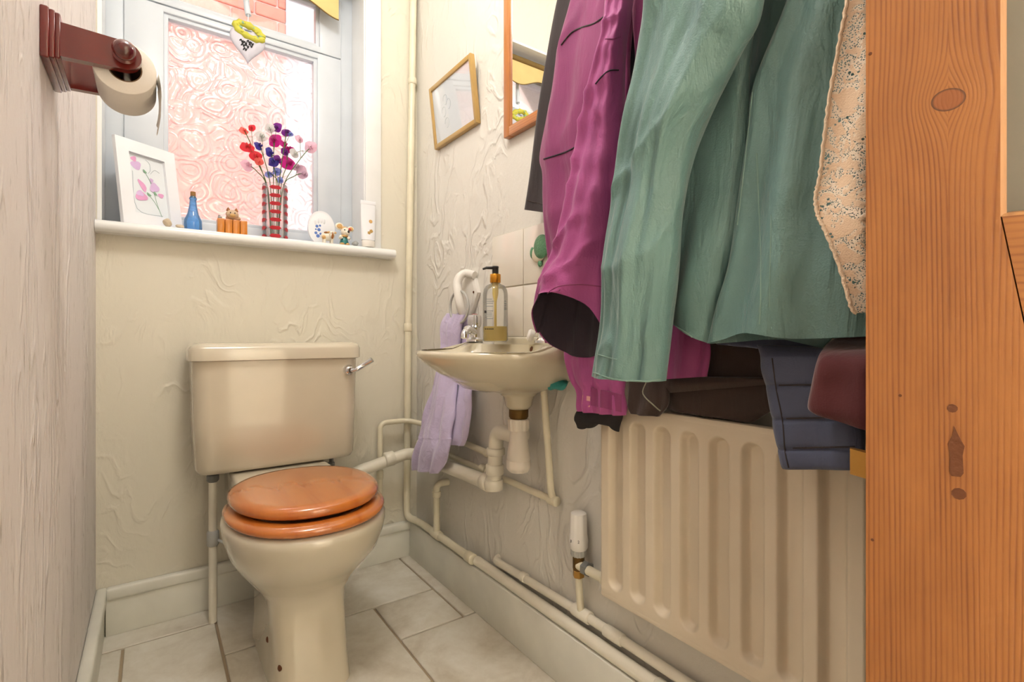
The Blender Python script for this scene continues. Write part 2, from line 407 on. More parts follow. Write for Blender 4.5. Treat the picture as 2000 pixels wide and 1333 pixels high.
def bend(pts, rad, n=6):
    pts = [V(p) for p in pts]; out = [pts[0]]
    for i in range(1, len(pts) - 1):
        a, p, b = pts[i - 1], pts[i], pts[i + 1]
        r = min(rad, (a - p).length * .48, (b - p).length * .48)
        A = p + (a - p).normalized() * r; B = p + (b - p).normalized() * r
        for k in range(n + 1):
            t = k / n; out.append((1 - t) ** 2 * A + 2 * t * (1 - t) * p + t * t * B)
    out.append(pts[-1]); return out
def tube(path, r, n=14, cap=True):
    path = [V(p) for p in path]; rings = []; up = None
    for i, p in enumerate(path):
        d = (path[min(i + 1, len(path) - 1)] - path[max(i - 1, 0)]).normalized()
        if up is None:
            up = V((0, 0, 1)) if abs(d.z) < .9 else V((1, 0, 0))
        s = d.cross(up).normalized(); up = s.cross(d).normalized()
        rr = r[i] if isinstance(r, (list, tuple)) else r
        rings.append([p + (s * math.cos(2 * PI * k / n) + up * math.sin(2 * PI * k / n)) * rr for k in range(n)])
    g = loft(rings, cap, cap)
    return g
def prism(poly, d):
    poly = [V(p) for p in poly]; d = V(d); n = len(poly)
    vs = poly + [p + d for p in poly]
    fs = [tuple(reversed(range(n))), tuple(range(n, 2 * n))] + [(i, (i + 1) % n, n + (i + 1) % n, n + i) for i in range(n)]
    return vs, fs
def collar(p, d, r, ln): # a fitting ring on a pipe
    p = V(p); d = V(d).normalized()
    return lathe_dir([(r * .9, -ln / 2), (r, -ln / 2 + .002), (r, ln / 2 - .002), (r * .9, ln / 2)], p, d, 20)
def bvh(o):
    me = o.data; off = OFF[o]
    return BVHTree.FromPolygons([v.co + off for v in me.vertices], [tuple(p.vertices) for p in me.polygons])
def hit(tree, u, v, lift=.0):
    d = ray(u, v).normalized(); h = tree.ray_cast(O, d)
    return None if h[0] is None else h[0] - d * lift

# ------------------------------------------------------------------ the room shell
XL, XR, YB, YF, ZC = -.127, .827, 1.80, -.38, 2.5
WX0, WX1, WZ0, WZ1 = -.118, .624, 1.118, 2.11   # window opening
floor = obj('floor', box((-1.2, -1.9, -.06), (1.9, YB + .3, -.006)), 'grout', kind='structure', smooth=0)
TI = []
def ftile(x0, y0, x1, y1):
    g = .0035; TI.append((x0 + g, y0 + g, x1 - g, y1 - g))
ftile(.55, 1.305, .75, 1.505); ftile(.75, 1.305, .95, 1.80); ftile(.55, .905, .95, 1.305); ftile(.35, 1.505, .75, 1.80)
ftile(.15, 1.105, .55, 1.505); ftile(-.064, 1.105, .15, 1.30); ftile(-.064, 1.30, .15, 1.694); ftile(.15, 1.505, .35, 1.80)
ftile(-.26, 1.30, -.064, 1.694); ftile(-.26, 1.694, .15, 1.80); ftile(-.26, .905, -.064, 1.30); ftile(-.064, .705, .35, 1.105)
ftile(.35, .905, .55, 1.105); ftile(.35, .505, .75, .905); ftile(.75, .505, .95, .905); ftile(-.26, .705, -.064, .905)
ftile(-.26, .305, .15, .705); ftile(.15, .305, .35, .705); ftile(.35, .305, .95, .505)
for yy in (-.095, -.495, -.895, -1.295, -1.695):
    for xx in (-1.06, -.66, -.26, .14, .54, .94, 1.34):
        if yy < -.5 or -.3 < xx < .9: ftile(xx, yy, xx + .4, yy + .4)
for t in TI:
    obj('floor_tile', box((t[0], t[1], -.01), (t[2], t[3], 0), .0015, 1), 'floor_tile', floor, smooth=0)
obj('ceiling', box((XL - .1, YF - .1, ZC), (XR + .1, YB + .3, ZC + .1)), 'ceiling_white', kind='structure', smooth=0)
obj('wall_left', box((XL - .1, YF, -.006), (XL, YB, ZC)), 'plaster_left', kind='structure', smooth=0)
wr = obj('wall_right', box((XR, YF, -.006), (XR + .1, YB, ZC)), 'plaster', kind='structure', smooth=0)
obj('wall_back', join(box((XL - .1, YB, -.006), (XR + .1, YB + .28, WZ0)), box((XL - .1, YB, WZ1), (XR + .1, YB + .28, ZC)),
    box((XL - .1, YB, WZ0), (WX0, YB + .28, WZ1)), box((WX1, YB, WZ0), (XR + .1, YB + .28, WZ1))), 'plaster_back', kind='structure', smooth=0)
DX0, DX1 = .19, .80
obj('wall_front', join(box((-1.0, YF - .1, -.006), (DX0, YF, ZC)), box((DX1, YF - .1, -.006), (1.7, YF, ZC)), box((DX0, YF - .1, 2.02), (DX1, YF, ZC))), 'hall_wall', kind='structure', smooth=0)
# hall behind the camera
obj('wall_hall_back', box((-1.0, -1.8, -.006), (1.7, -1.7, ZC)), 'hall_wall', kind='structure', smooth=0)
obj('wall_hall_left', box((-1.1, -1.8, -.006), (-1.0, YF, ZC)), 'hall_wall', kind='structure', smooth=0)
obj('wall_hall_right', box((1.7, -1.8, -.006), (1.8, YF, ZC)), 'hall_wall', kind='structure', smooth=0)
obj('ceiling_hall', box((-1.1, -1.8, ZC), (1.8, YF - .1, ZC + .1)), 'ceiling_white', kind='structure', smooth=0)
def lamp(name, label, loc, watts, r, drop=.14):  # invented globe fitting with a fill light, out of view
    t = thing(name, label, 'lamp', loc)
    obj('ceiling_rose', lathe([(.05, -.002), (.055, -.012), (.03, -.025), (.012, -.03), (.004, -.035), (.004, .05 - drop), (.012, .05 - drop), (.012, .055 - drop - .005)], loc), 'plastic_white', t)
    obj('globe_shade', sphere((loc[0], loc[1], loc[2] - drop), .06, 20, 12), 'fill_lamp_glow', t)
    ld = bpy.data.lights.new(name, 'POINT'); ld.energy = watts; ld.shadow_soft_size = r; ld.color = (1, .97, .93)
    lo = bpy.data.objects.new(name + '_light', ld); COL.objects.link(lo); lo.location = (loc[0], loc[1], loc[2] - drop - .18)
lamp('ceiling_fill_lamp', 'added white globe fill lamp above the toilet room, out of view', (.20, .80, ZC), ROOM_FILL_W, .12)  # added to lift the interior brightness
lamp('hall_fill_lamp', 'added white globe fill lamp in the unseen hall behind the camera', (-.42, -1.05, ZC), HALL_FILL_W, .15, .62)  # added behind the camera to brighten the lower room through the doorway

# skirting boards
SKX = .787
bl = obj('baseboard_right', box((SKX, .05, 0), (XR, YB - .022, .132), .003, 2), 'skirting_paint', kind='structure')
obj('baseboard_back', join(box((XL + .022, YB - .02, 0), (XR, YB, .115), .002), box((XL + .022, YB - .026, .098), (XR, YB, .132), .008, 3)), 'skirting_paint', kind='structure')
obj('baseboard_left', join(box((XL, YF, 0), (XL + .02, YB, .115), .002), box((XL, YF, .098), (XL + .026, YB, .132), .008, 3)), 'skirting_paint', kind='structure')

# ------------------------------------------------------------------ window
FY = 1.93   # room-side face of the window frame
win = thing('window_1', 'white plastic casement window with swirl-patterned obscure lower pane', None, (.25, FY, WZ0), kind='structure')
def pt(u, v): p = onY(u, v, FY); return p.x, p.z
pxl, pz1 = pt(329, 38); pxr = pt(612, 120)[0]; zt = (pt(329, 38)[1] + pt(612, 120)[1]) / 2; zu = (pt(350, 0)[1] + pt(620, 88)[1]) / 2
# fixed outer frame
obj('outer_frame', join(box((WX0, FY, WZ0), (WX0 + .055, FY + .06, WZ1), .004), box((WX1 - .055, FY, WZ0), (WX1, FY + .06, WZ1), .004),
    box((WX0 + .05, FY + .0006, WZ0), (WX1 - .05, FY + .059, WZ0 + .05), .003), box((WX0 + .05, FY + .0006, WZ1 - .05), (WX1 - .05, FY + .059, WZ1), .003)), 'upvc', win)
def sash(name, x0, x1, z0, z1, wd, yo=.012):
    return join(box((x0, FY - yo, z0), (x0 + wd, FY + .05, z1), .005), box((x1 - wd, FY - yo, z0), (x1, FY + .05, z1), .005),
        box((x0 + wd * .5, FY - yo, z0), (x1 - wd * .5, FY + .05, z0 + wd), .005), box((x0 + wd * .5, FY - yo, z1 - wd), (x1 - wd * .5, FY + .05, z1), .005))
sx0, sx1 = WX0 + .048, WX1 - .048
zm = (zt + zu) / 2
def sash(x0, x1, z0, z1, px0, px1, pz0, pz1, yo=.012):
    return join(box((x0, FY - yo, z0), (px0, FY + .05, z1), .004), box((px1, FY - yo, z0), (x1, FY + .05, z1), .004),
        box((px0 - .016, FY - yo + .0004, z0), (px1 + .016, FY + .05, pz0), .004), box((px0 - .016, FY - yo + .0004, pz1), (px1 + .016, FY + .05, z1), .004))
def beads(x0, x1, z0, z1, wd=.016):
    y0, y1 = FY - .004, FY + .03
    return join(box((x0 - wd, y0, z0 - wd), (x0, y1, z1 + wd), .003), box((x1, y0, z0 - wd), (x1 + wd, y1, z1 + wd), .003),
        box((x0 - .004, y0 + .0006, z0 - wd), (x1 + .004, y1 - .001, z0), .002), box((x0 - .004, y0 + .0006, z1), (x1 + .004, y1 - .001, z1 + wd), .002))
PZ0, UZ1 = WZ0 + .09, WZ1 - .075
s1 = obj('lower_sash', sash(sx0, sx1, WZ0 + .03, zm - .0015, pxl - .012, pxr + .012, PZ0 - .012, zt + .012), 'upvc', win)
s2 = obj('upper_sash', sash(sx0, sx1, zm + .0015, WZ1 - .03, pxl - .02, pxr + .02, zu - .010, UZ1 + .012), 'upvc', win)
obj('glazing_bead', beads(pxl, pxr, PZ0, zt), 'upvc', s1)
obj('obscure_pane', box((pxl - .012, FY + .014, PZ0 - .012), (pxr + .012, FY + .020, zt + .012)), 'obscure_glass', s1, smooth=0)
obj('glazing_bead', beads(pxl - .008, pxr + .008, zu, UZ1, .014), 'upvc', s2)
obj('clear_pane', box((pxl - .02, FY + .016, zu - .010), (pxr + .02, FY + .020, UZ1 + .012)), 'clear_glass', s2, smooth=0)
# reveals, sill and architrave
obj('window_reveal', join(box((WX1 - .004, YB - .002, WZ0 + .001), (WX1 + .006, FY - .001, WZ1)), box((WX0 - .006, YB - .002, WZ0 + .001), (WX0 + .004, FY - .001, WZ1)), box((WX0, YB - .002, WZ1 - .004), (WX1, FY - .001, WZ1 + .006))), 'gloss_white', win, smooth=0)
obj('architrave', box((WX1, YB - .012, WZ0 + .02), (.682, YB, WZ1 + .06), .003), 'gloss_white', win)
SZ = 1.142
sill_prof = [(YB - .054 + .016 - .016 * math.sin(PI * k / 10), SZ - .016 + .016 * math.cos(PI * k / 10)) for k in range(11)]
poly = [(FY, SZ)] + sill_prof + [(FY, SZ - .032)]
def sill_geo():
    r = lambda x, sc=1: [V((x, y, z)) for y, z in poly]
    return loft([r(XL), r(.700), ], True, True)
obj('window_sill', join(loft([[V((XL + .001, y, z)) for y, z in poly if True], [V((WX1, y, z)) for y, z in poly]]),
    loft([[V((x, min(y, YB), z)) for y, z in poly] for x in (WX1, .722)])), 'gloss_white', win, 50)
# casement handle
hp = onY(478, -30, FY - .03); hq = onY(482, 12, FY - .04); hr = onY(485, 30, FY - .045)
hd = obj('window_handle', join(tube(catmull([(hp.x, FY - .012, hp.z + .03), (hp.x, FY - .035, hp.z + .02), tuple(hp), tuple(hq), tuple(hr)], 6), [.009] * 4 + [.008] * 12 + [.0095] * 9, 12)), 'upvc', win)
# roller blind with scalloped hem, a thing hung in the reveal
by = 1.855
bt = thing('roller_blind', 'gold-beige scalloped fabric blind rolled up at window head', 'blind', (.22, by, 1.95))
hx = [-.105 + i * (.548 + .105) / 60 for i in range(61)]
def hem(x):
    t = (x - .548) / .27
    return 1.966 + .020 * (1 - math.cos(2 * PI * t)) 
vs, fs = [], []
for i, x in enumerate(hx):
    for z in (hem(x), hem(x) + .03, 2.085): vs += [V((x, by, z)), V((x, by + .0015, z))]
for i in range(60):
    a = i * 6; b = a + 6
    for k in (0, 2): fs += [(a + k, b + k, b + k + 2, a + k + 2), (a + k + 1, a + k + 3, b + k + 3, b + k + 1)]
    fs.append((a, a + 1, b + 1, b))
obj('blind_fabric', (vs, fs), 'blind_cloth', bt)
obj('hem_binding', tube([(x, by - .0005, hem(x)) for x in hx], .0022, 8), 'blind_edge', bt)
obj('roller', lathe([(.012, -.11), (.012, .556)], (0, by, 2.078), 'X', 20), 'blind_edge', bt)

# ------------------------------------------------------------------ outside: brick wall and white window opposite
BY = 3.0
bw = obj('wall_outside', box((-1.5, BY + .012, -.5), (3.2, BY + .2, 3.15)), 'mortar', kind='structure', smooth=0)
bm0 = None; cnt = 0
NWX0, NWX1, NWZ0, NWZ1 = .60, 1.45, 1.30, 2.85
r = 0
z = 1.2
while z < 3.0:
    x = -.45 + (.1125 if r % 2 else 0)
    while x < 1.75:
        x1 = x + .215
        segs = [(x, x1)]
        if NWZ0 - .07 < z < NWZ1 and x1 > NWX0 and x < NWX1:
            segs = [(x, NWX0)] if x < NWX0 - .03 else ([(NWX1, x1)] if x1 > NWX1 + .03 else [])
        for a, b in segs:
            dy = random.uniform(-.002, .002)
            obj('brick', box((a, BY + dy, z), (b, BY + .05, z + .065), .004, 1), 'brick', bw, smooth=0); cnt += 1
        x += .225
    z += .075; r += 1
nw = thing('neighbour_window', 'white framed window in the brick wall outside', 'window', ((NWX0 + NWX1) / 2, BY, NWZ0))
for a, b in (((NWX0, BY - .02, NWZ0), (NWX0 + .12, BY + .05, NWZ1)), ((NWX1 - .12, BY - .02, NWZ0), (NWX1, BY + .05, NWZ1)),
             ((NWX0, BY - .03, NWZ0), (NWX1, BY + .05, NWZ0 + .09)), ((NWX0, BY - .02, NWZ1 - .1), (NWX1, BY + .05, NWZ1)), ((NWX0 + .4, BY - .01, NWZ0), (NWX0 + .46, BY + .05, NWZ1))):
    obj('window_frame', box(a, b, .006), 'upvc', nw)
obj('window_pane', box((NWX0 + .1, BY + .015, NWZ0 + .08), (NWX1 - .1, BY + .02, NWZ1 - .08)), 'pebble_grey', nw, smooth=0)

# ------------------------------------------------------------------ toilet
TX = .313
toilet = thing('toilet', 'champagne ceramic toilet pan with closed wooden seat', 'toilet', (TX, 1.45, 0))
def egg(cx, cy, hw, yf, yb, z, n=48, p=2.2, flat=None):
    out = []
    for k in range(n):
        a = 2 * PI * k / n; c, s = math.cos(a), math.sin(a)
        x = hw * abs(c) ** (2 / p) * (1 if c >= 0 else -1); y = (yb if s > 0 else yf) * abs(s) ** (2 / p) * (1 if s >= 0 else -1)
        out.append(V((cx + x, cy + y, z)))
    return out
BCY = 1.38; PX = TX + .009
rings = [egg(PX, BCY, .10, .10, .10, .26), egg(PX, BCY, .138, .17, .14, .36), egg(PX, BCY, .150, .185, .15, .380), egg(PX, BCY, .172, .21, .2, .386),
         egg(PX, BCY, .185, .227, .215, .384), egg(PX, BCY, .190, .234, .22, .376), egg(PX, BCY, .190, .234, .22, .362), egg(PX, BCY, .186, .228, .22, .34), egg(PX, BCY, .174, .208, .22, .30),
         egg(PX, BCY + .01, .152, .180, .21, .26), egg(TX + .006, BCY + .02, .122, .155, .2, .225, p=2.6), egg(TX + .003, BCY + .03, .098, .150, .2, .20, p=3.4), egg(TX, BCY + .03, .088, .152, .2, .17, p=5),
         egg(TX, BCY + .03, .086, .162, .2, .12, p=6), egg(TX, BCY + .03, .086, .176, .2, .06, p=6), egg(TX, BCY + .03, .088, .188, .21, .018, p=6), egg(TX, BCY + .03, .089, .192, .215, .0, p=6)]
pan = obj('pan', loft(rings), 'champagne_ceramic', toilet, 60)
obj('cistern_shelf', box((TX - .133, 1.49, .33), (TX + .133, YB - .02, .4385), .012, 3), 'champagne_ceramic', toilet)
obj('pan_outlet', tube(bend([(TX, 1.58, .2), (TX, 1.70, .2), (TX, 1.70, .0)], .08), .05, 20), 'plastic_white', toilet)
for (u, v) in ((523, 1250), (546, 1306)):
    hp = hit(bvh(pan), u, v)
    if hp: obj('fixing_screw', lathe_dir([(.007, -.003), (.007, .001), (.004, .003)], hp, (-1, -.25, .1), 12), 'rust', toilet)
def slab(cx, cy, hw, yf, yb, z0, z1, rr, hole=None):
    prof = [(-rr * .9, z0), (-.002, z0 + rr * .5), (0, (z0 + z1) / 2), (-.003, z1 - rr * .55), (-rr, z1 - rr * .12), (-rr * 2.2, z1)]
    rg = [egg(cx, cy, hw + d, yf + d, yb + d, z) for d, z in prof]
    if hole: 
        h = hole; rg += [egg(cx, cy, hw - h, yf - h, yb - h, z1 - .004), egg(cx, cy, hw - h - .004, yf - h - .004, yb - h - .004, (z0 + z1) / 2), egg(cx, cy, hw - h, yf - h, yb - h, z0)]
        rg.append(rg[0]); return loft(rg, False, False)
    return loft(rg)
obj('seat_ring', slab(PX, 1.376, .187, .230, .20, .387, .413, .014, .06), 'seat_wood', toilet, 60)
lid = obj('seat_lid', slab(PX + .002, 1.392, .177, .214, .190, .4165, .446, .013), 'seat_wood', toilet, 60)
obj('seat_hinge', join(lathe([(.011, -.09), (.011, .09)], (TX, 1.575, .425), 'X', 16), box((TX - .075, 1.56, .386), (TX - .055, 1.59, .425), .003), box((TX + .055, 1.56, .386), (TX + .075, 1.59, .425), .003)), 'chrome', toilet)
# cistern
CYF = 1.602
cis = thing('cistern', 'champagne ceramic low-level cistern with chrome flush lever', 'cistern', (TX, 1.70, .44))
def rrect(x0, x1, y0, y1, z, r=.03, n=6):
    out = []
    for cx, cy, a0 in ((x1 - r, y1 - r, 0), (x0 + r, y1 - r, 90), (x0 + r, y0 + r, 180), (x1 - r, y0 + r, 270)):
        for k in range(n + 1):
            a = math.radians(a0 + 90 * k / n); out.append(V((cx + r * math.cos(a), cy + r * math.sin(a), z)))
    return out
cb = YB - .004
body = loft([rrect(.115, .51, CYF + .03, cb, .441, .03), rrect(.102, .524, CYF + .012, cb, .446, .035), rrect(.095, .531, CYF + .004, cb, .46, .04), rrect(.09, .535, CYF, cb, .6, .04), rrect(.086, .539, CYF, cb, .757, .04)])
obj('tank', body, 'champagne_ceramic', cis, 50)
lidg = loft([rrect(.084, .541, CYF - .004, cb, .757, .03), rrect(.078, .546, CYF - .012, cb, .760, .035), rrect(.078, .546, CYF - .012, cb, .790, .035), rrect(.084, .541, CYF - .006, cb, .801, .035), rrect(.10, .525, CYF + .012, cb - .01, .8075, .03)])
obj('tank_lid', lidg, 'champagne_ceramic', cis, 50)
hp = onY(680, 723, CYF); he = onY(727, 703, CYF - .055)
lev = obj('flush_lever', join(lathe_dir([(.016, .004), (.017, -.004), (.013, -.014), (.008, -.018), (.008, -.03)], hp, (0, 1, 0), 20),
    tube(catmull([hp + V((0, -.024, 0)), hp + V((.012, -.035, .002)), hp.lerp(he, .6) + V((0, -.006, -.004)), he], 5), [.006] * 6 + [.0075] * 6 + [.0085] * 4, 12)), 'chrome', cis)
obj('inlet_union', lathe([(.012, .405), (.016, .41), (.016, .425), (.012, .428), (.012, .443)], (.143, 1.70, 0), 'Z', 8), 'valve_dark', cis)
obj('overflow_bolt', lathe([(.008, .40), (.011, .404), (.011, .42), (.007, .422), (.007, .445)], (.47, 1.67, 0), 'Z', 8), 'valve_dark', cis)
sp = thing('supply_pipe', 'white painted vertical supply pipe under left end of cistern', 'pipe', (.143, 1.70, 0))
obj('pipe_run', tube([(.143, 1.70, 0), (.143, 1.70, .407)], .011), 'pipe_pale', sp)
obj('service_valve', join(lathe([(.013, .22), (.016, .225), (.016, .26), (.013, .265)], (.143, 1.70, 0), 'Z', 8), tube([(.143, 1.70, .243), (.175, 1.68, .225), (.192, 1.672, .20)], .004)), 'valve_grey', sp)

# ------------------------------------------------------------------ pipes
def pipe(name, label, pts, r, mat='pipe_paint', rad=.03, fits=(), extra=()):
    p0 = V(pts[0]); t = thing(name, label, 'pipe', tuple(p0))
    obj('pipe_run', tube(bend(pts, rad), r, 16), mat, t, 60)
    for p, d, rr, ln in fits: obj('coupling', collar(p, d, rr, ln), mat, t, 60)
    return t
pa = onY(808, -200, 1.783); pa = V((.803, 1.783, 2.5)); pb = onY(793, 985, 1.778)
mid = onY(797, 640, 1.782); t1 = onY(805, 160, 1.783)
pipe('corner_pipe', 'white riser pipe in the corner, running along the thick skirting to a capped end',
     [(.812, 1.781, 2.5), (mid.x, 1.782, mid.z), (pb.x, 1.772, .152), (.790, 1.70, .152), (.790, 1.335, .152)], .0125, rad=.03,
     fits=[((t1.x + .001, 1.782, t1.z), (0, 0, 1), .0165, .022), ((mid.x, 1.782, mid.z), (0, 0, 1), .0155, .03), ((.790, 1.335, .152), (0, 1, 0), .0165, .035), ((.790, 1.56, .152), (0, 1, 0), .0155, .05)])
bz = onX(852, 945, .79).z
pipe('branch_pipe', 'short white branch pipe rising from skirting and bending into right wall', [(.790, 1.56, .155), (.790, 1.56, bz), (.832, 1.545, bz + .004)], .0115, rad=.025,
     fits=[((.790, 1.56, bz - .035), (0, 0, 1), .0145, .02)])
q = onX(962, 890, .806)
pipe('hot_pipe', 'thin white pipe looping from back wall over to the waste elbow', [(onY(742, 960, 1.757).x, 1.757, .20), (onY(742, 850, 1.757).x, 1.757, onY(742, 827, 1.757).z), (.772, 1.757, onY(742, 827, 1.757).z), (.806, 1.70, .505), (.806, q.y, q.z)], .0095, rad=.028,
     fits=[((onY(742, 935, 1.757).x, 1.757, .33), (0, 0, 1), .0125, .03), ((.806, q.y + .02, q.z + .001), (0, 1, 0), .0125, .03)])
cp1 = onX(880, 891, .812); cp2 = onX(1082, 978, .812); cp3 = onX(1070, 757, .80)
pipe('cold_pipe', 'thin white pipe running behind the trap and rising to basin', [(.812, cp1.y + .25, .43), tuple(cp1), tuple(cp2), (.805, cp2.y + .003, cp2.z + .02), (.795, cp3.y + .01, cp3.z)], .009, rad=.02,
     fits=[((.812, onX(945, 917, .812).y, .4285), (0, 1, 0), .0125, .03), ((.810, cp2.y, cp2.z), (0, 1, 0), .0125, .03)])
ws = onY(690, 925, 1.72); we = onX(965, 948, .772); wc = onY(798, 886, 1.716)
wv = onX(975, 870, .785)
zz = onX(972, 842, .77).z
WTX, WTY = .765, .765 / (ray(1013, 0).x / ray(1013, 0).y)   # waste outlet axis
wt = thing('waste_pipe', 'thick white waste pipe from trap elbow along wall to behind toilet', 'pipe', (.772, we.y, we.z))
obj('pipe_run', tube(bend([(TX + .15, 1.72, ws.z - .05), tuple(ws), (.752, 1.716, wc.z), (.772, 1.68, wc.z), (.772, we.y, we.z), (.772, we.y - .012, zz), (WTX, WTY, zz)], .035), .0205, 20), 'pipe_pale', wt, 60)
for p, d, ln in (((onY(760, 897, 1.716)), (1, 0, .1), .035), (V((.772, 1.66, wc.z)), (0, 1, 0), .03), (V((.772, we.y + .035, we.z)), (0, 1, 0), .028), (V((.772, we.y - .004, we.z + .045)), (0, 0, 1), .028), (V((.772, we.y - .008, we.z + .095)), (0, 0, 1), .02), (V((.772, we.y, we.z + .002)), (0, 0, 1), .03)):
    obj('coupling', collar(p, d, .0255, ln), 'pipe_pale', wt, 60)
pipe('skirting_pipe', 'thick white pipe lying on skirting ledge under the radiator', [(.802, 1.315, .147), (.802, .10, .147)], .0145, 'pipe_pale', fits=[((.802, .62, .147), (0, 1, 0), .0165, .05)])
RY = onX(1130, 1195, .80).y
pu = onX(968, 1095, .812)
pipe('radiator_feed_pipe', 'white radiator feed pipe hugging right wall above skirting ledge', [(.835, pu.y + .008, pu.z + .004), (.811, pu.y, pu.z), (.811, RY, .186), (.811, .10, .178)], .0105, 'pipe_pale', rad=.012,
     fits=[((.811, RY, .186), (0, 1, 0), .0145, .055), ((.811, RY - .10, .184), (0, 1, 0), .0135, .05), ((.811, 1.09, .182), (0, 1, 0), .013, .02)])

# ------------------------------------------------------------------ radiator
RX = .765
rad = thing('radiator', 'cream ribbed panel radiator on right wall behind the coats', 'radiator', (RX + .02, .42, .28))
ry0, ry1 = .055, onX(1170, 1000, RX).y; rz0, rz1 = .285, .688
pitch = .0575; gy = [onX(1187, 1000, RX).y - .0205 - pitch * k for k in range(12)]
nyv = []
def rel(y, z):  # inward depth of the pressed channels
    d = 0
    for g in gy:
        if abs(y - g) < .03:
            dz = max(0, (rz0 + .045) - z, z - (rz1 - .045)) ; 
            dd = math.hypot(y - g, dz)
            d = max(d, 1 - min(1, max(0, (dd - .010) / .010)))
    return .017 * (3 * d * d - 2 * d ** 3)
ys = [ry0 + (ry1 - ry0) * i / 330 for i in range(331)]
zs = [rz0 + .006, rz0 + .018] + [rz0 + .02 + .03 * k / 14 for k in range(15)] + [rz0 + .06 + (rz1 - rz0 - .12) * k / 6 for k in range(7)] + [rz1 - .05 + .03 * k / 14 for k in range(15)] + [rz1 - .018, rz1 - .006]
vs = []; fs = []
def rc(y): # rounded left corners: small edge roll-off
    e = min(y - ry0, ry1 - y); return .008 * max(0, 1 - e / .008) ** 2
for y in ys:
    for z in zs: vs.append(V((RX + rel(y, z) + rc(y) + .006 * max(0, 1 - min(z - rz0, rz1 - z) / .012) ** 2, y, z)))
nz_ = len(zs)
for i in range(len(ys) - 1):
    for j in range(nz_ - 1): a = i * nz_ + j; fs.append((a, a + nz_, a + nz_ + 1, a + 1))
obj('front_panel', (vs, fs), 'radiator_enamel', rad, 60)
obj('panel_body', box((RX + .0185, ry0, rz0 + .004), (RX + .032, ry1, rz1 - .004), .006, 3), 'radiator_enamel', rad)
obj('bottom_header', box((RX + .001, ry0 + .003, rz0), (RX + .02, ry1 - .003, rz0 + .014), .004, 2), 'radiator_enamel', rad)
obj('top_header', box((RX + .001, ry0 + .003, rz1 - .014), (RX + .02, ry1 - .003, rz1), .004, 2), 'radiator_enamel', rad)
for y in (ry1 - .12, ry0 + .12): obj('wall_bracket', box((RX + .03, y - .015, rz0 + .05), (XR + .004, y + .015, rz1 - .05), .002), 'radiator_enamel', rad)
# thermostatic valve
trv = thing('radiator_valve', 'grey thermostatic radiator valve on a short painted riser', 'valve', (.806, RY, .186))
hz0 = onX(1130, 1072, .80).z; hz1 = onX(1130, 1000, .80).z
A = (.800, RY, 0)
obj('riser_pipe', tube([(.808, RY, .19), (.802, RY, .24), (.800, RY, hz0 - .055)], .0085), 'pipe_paint', trv)
obj('compression_nut', lathe([(.011, hz0 - .066), (.0135, hz0 - .064), (.0135, hz0 - .050), (.010, hz0 - .046)], A, n=6), 'brass', trv, 20)
obj('valve_body', lathe([(.010, hz0 - .052), (.0135, hz0 - .045), (.0135, hz0 - .02), (.012, hz0 - .012)], A), 'dirty_brass', trv)
obj('union_nut', lathe([(.013, -.002), (.0165, 0), (.0165, .014), (.013, .016)], (.800, RY - .034, hz0 - .036), 'Y', 6), 'valve_dark', trv, 20)
obj('valve_tail', lathe([(.0105, 0), (.0105, RY - ry1 + .0)], (.797, ry1 - .004, hz0 - .036), 'Y'), 'pipe_paint', trv)
obj('tail_nut', lathe([(.0135, 0), (.0145, .003), (.0145, .016), (.012, .018)], (.798, ry1 + .004, hz0 - .036), 'Y', 6), 'pipe_paint', trv, 20)
ring = []
for k in range(28):
    a = 2 * PI * k / 28; rr = .0185 if k % 2 else .0165; ring.append((rr * math.cos(a), rr * math.sin(a)))
obj('locking_ring', loft([[V((.8 + x * s, RY + y * s, z)) for x, y in ring] for s, z in ((.9, hz0 - .016), (1, hz0 - .013), (1, hz0 - .003), (.95, hz0))]), 'valve_grey', trv, 30)
hdg = []
for r_, z in ((.018, hz0 - .001), (.0215, hz0 + .004), (.0222, hz0 + .02), (.0205, hz0 + .035), (.0195, hz1 - .008), (.018, hz1 - .003), (.013, hz1)):
    rg = []
    for k in range(48):
        a = 2 * PI * k / 48; q = r_ * (1 - (.05 if (z > hz0 + .03 and z < hz1 - .004 and k % 6 in (0, 1)) else 0)); rg.append(V((.8 + q * math.cos(a), RY + q * math.sin(a), z)))
    hdg.append(rg)
head = obj('valve_head', loft(hdg), 'plastic_white', trv, 35)

def text(name, s, p, nrm, size, mat, parent, up=(0, 0, 1), depth=.0004):
    cu = bpy.data.curves.new(name, 'FONT'); cu.body = s; cu.size = size; cu.align_x = 'CENTER'; cu.align_y = 'CENTER'; cu.extrude = depth
    to = bpy.data.objects.new(name, cu); COL.objects.link(to)
    dg = bpy.context.evaluated_depsgraph_get(); me = bpy.data.meshes.new_from_object(to.evaluated_get(dg))
    bpy.data.objects.remove(to)
    z_ = V(nrm).normalized(); x_ = V(up).cross(z_).normalized(); y_ = z_.cross(x_)
    M = Matrix((x_, y_, z_)).transposed().to_4x4(); M.translation = V(p)
    g = ([M @ v.co for v in me.vertices], [tuple(q.vertices) for q in me.polygons]); bpy.data.meshes.remove(me)
    return obj(name, g, mat, parent, 0)
tb = bvh(head)
for u, v, s in ((1115, 1058, '3'), (1130, 1060, '2')):
    h = hit(tb, u, v, .0004)
    if h: text('valve_number', s, h, (h - V((.8, RY, h.z))), .009, 'print_black', head)

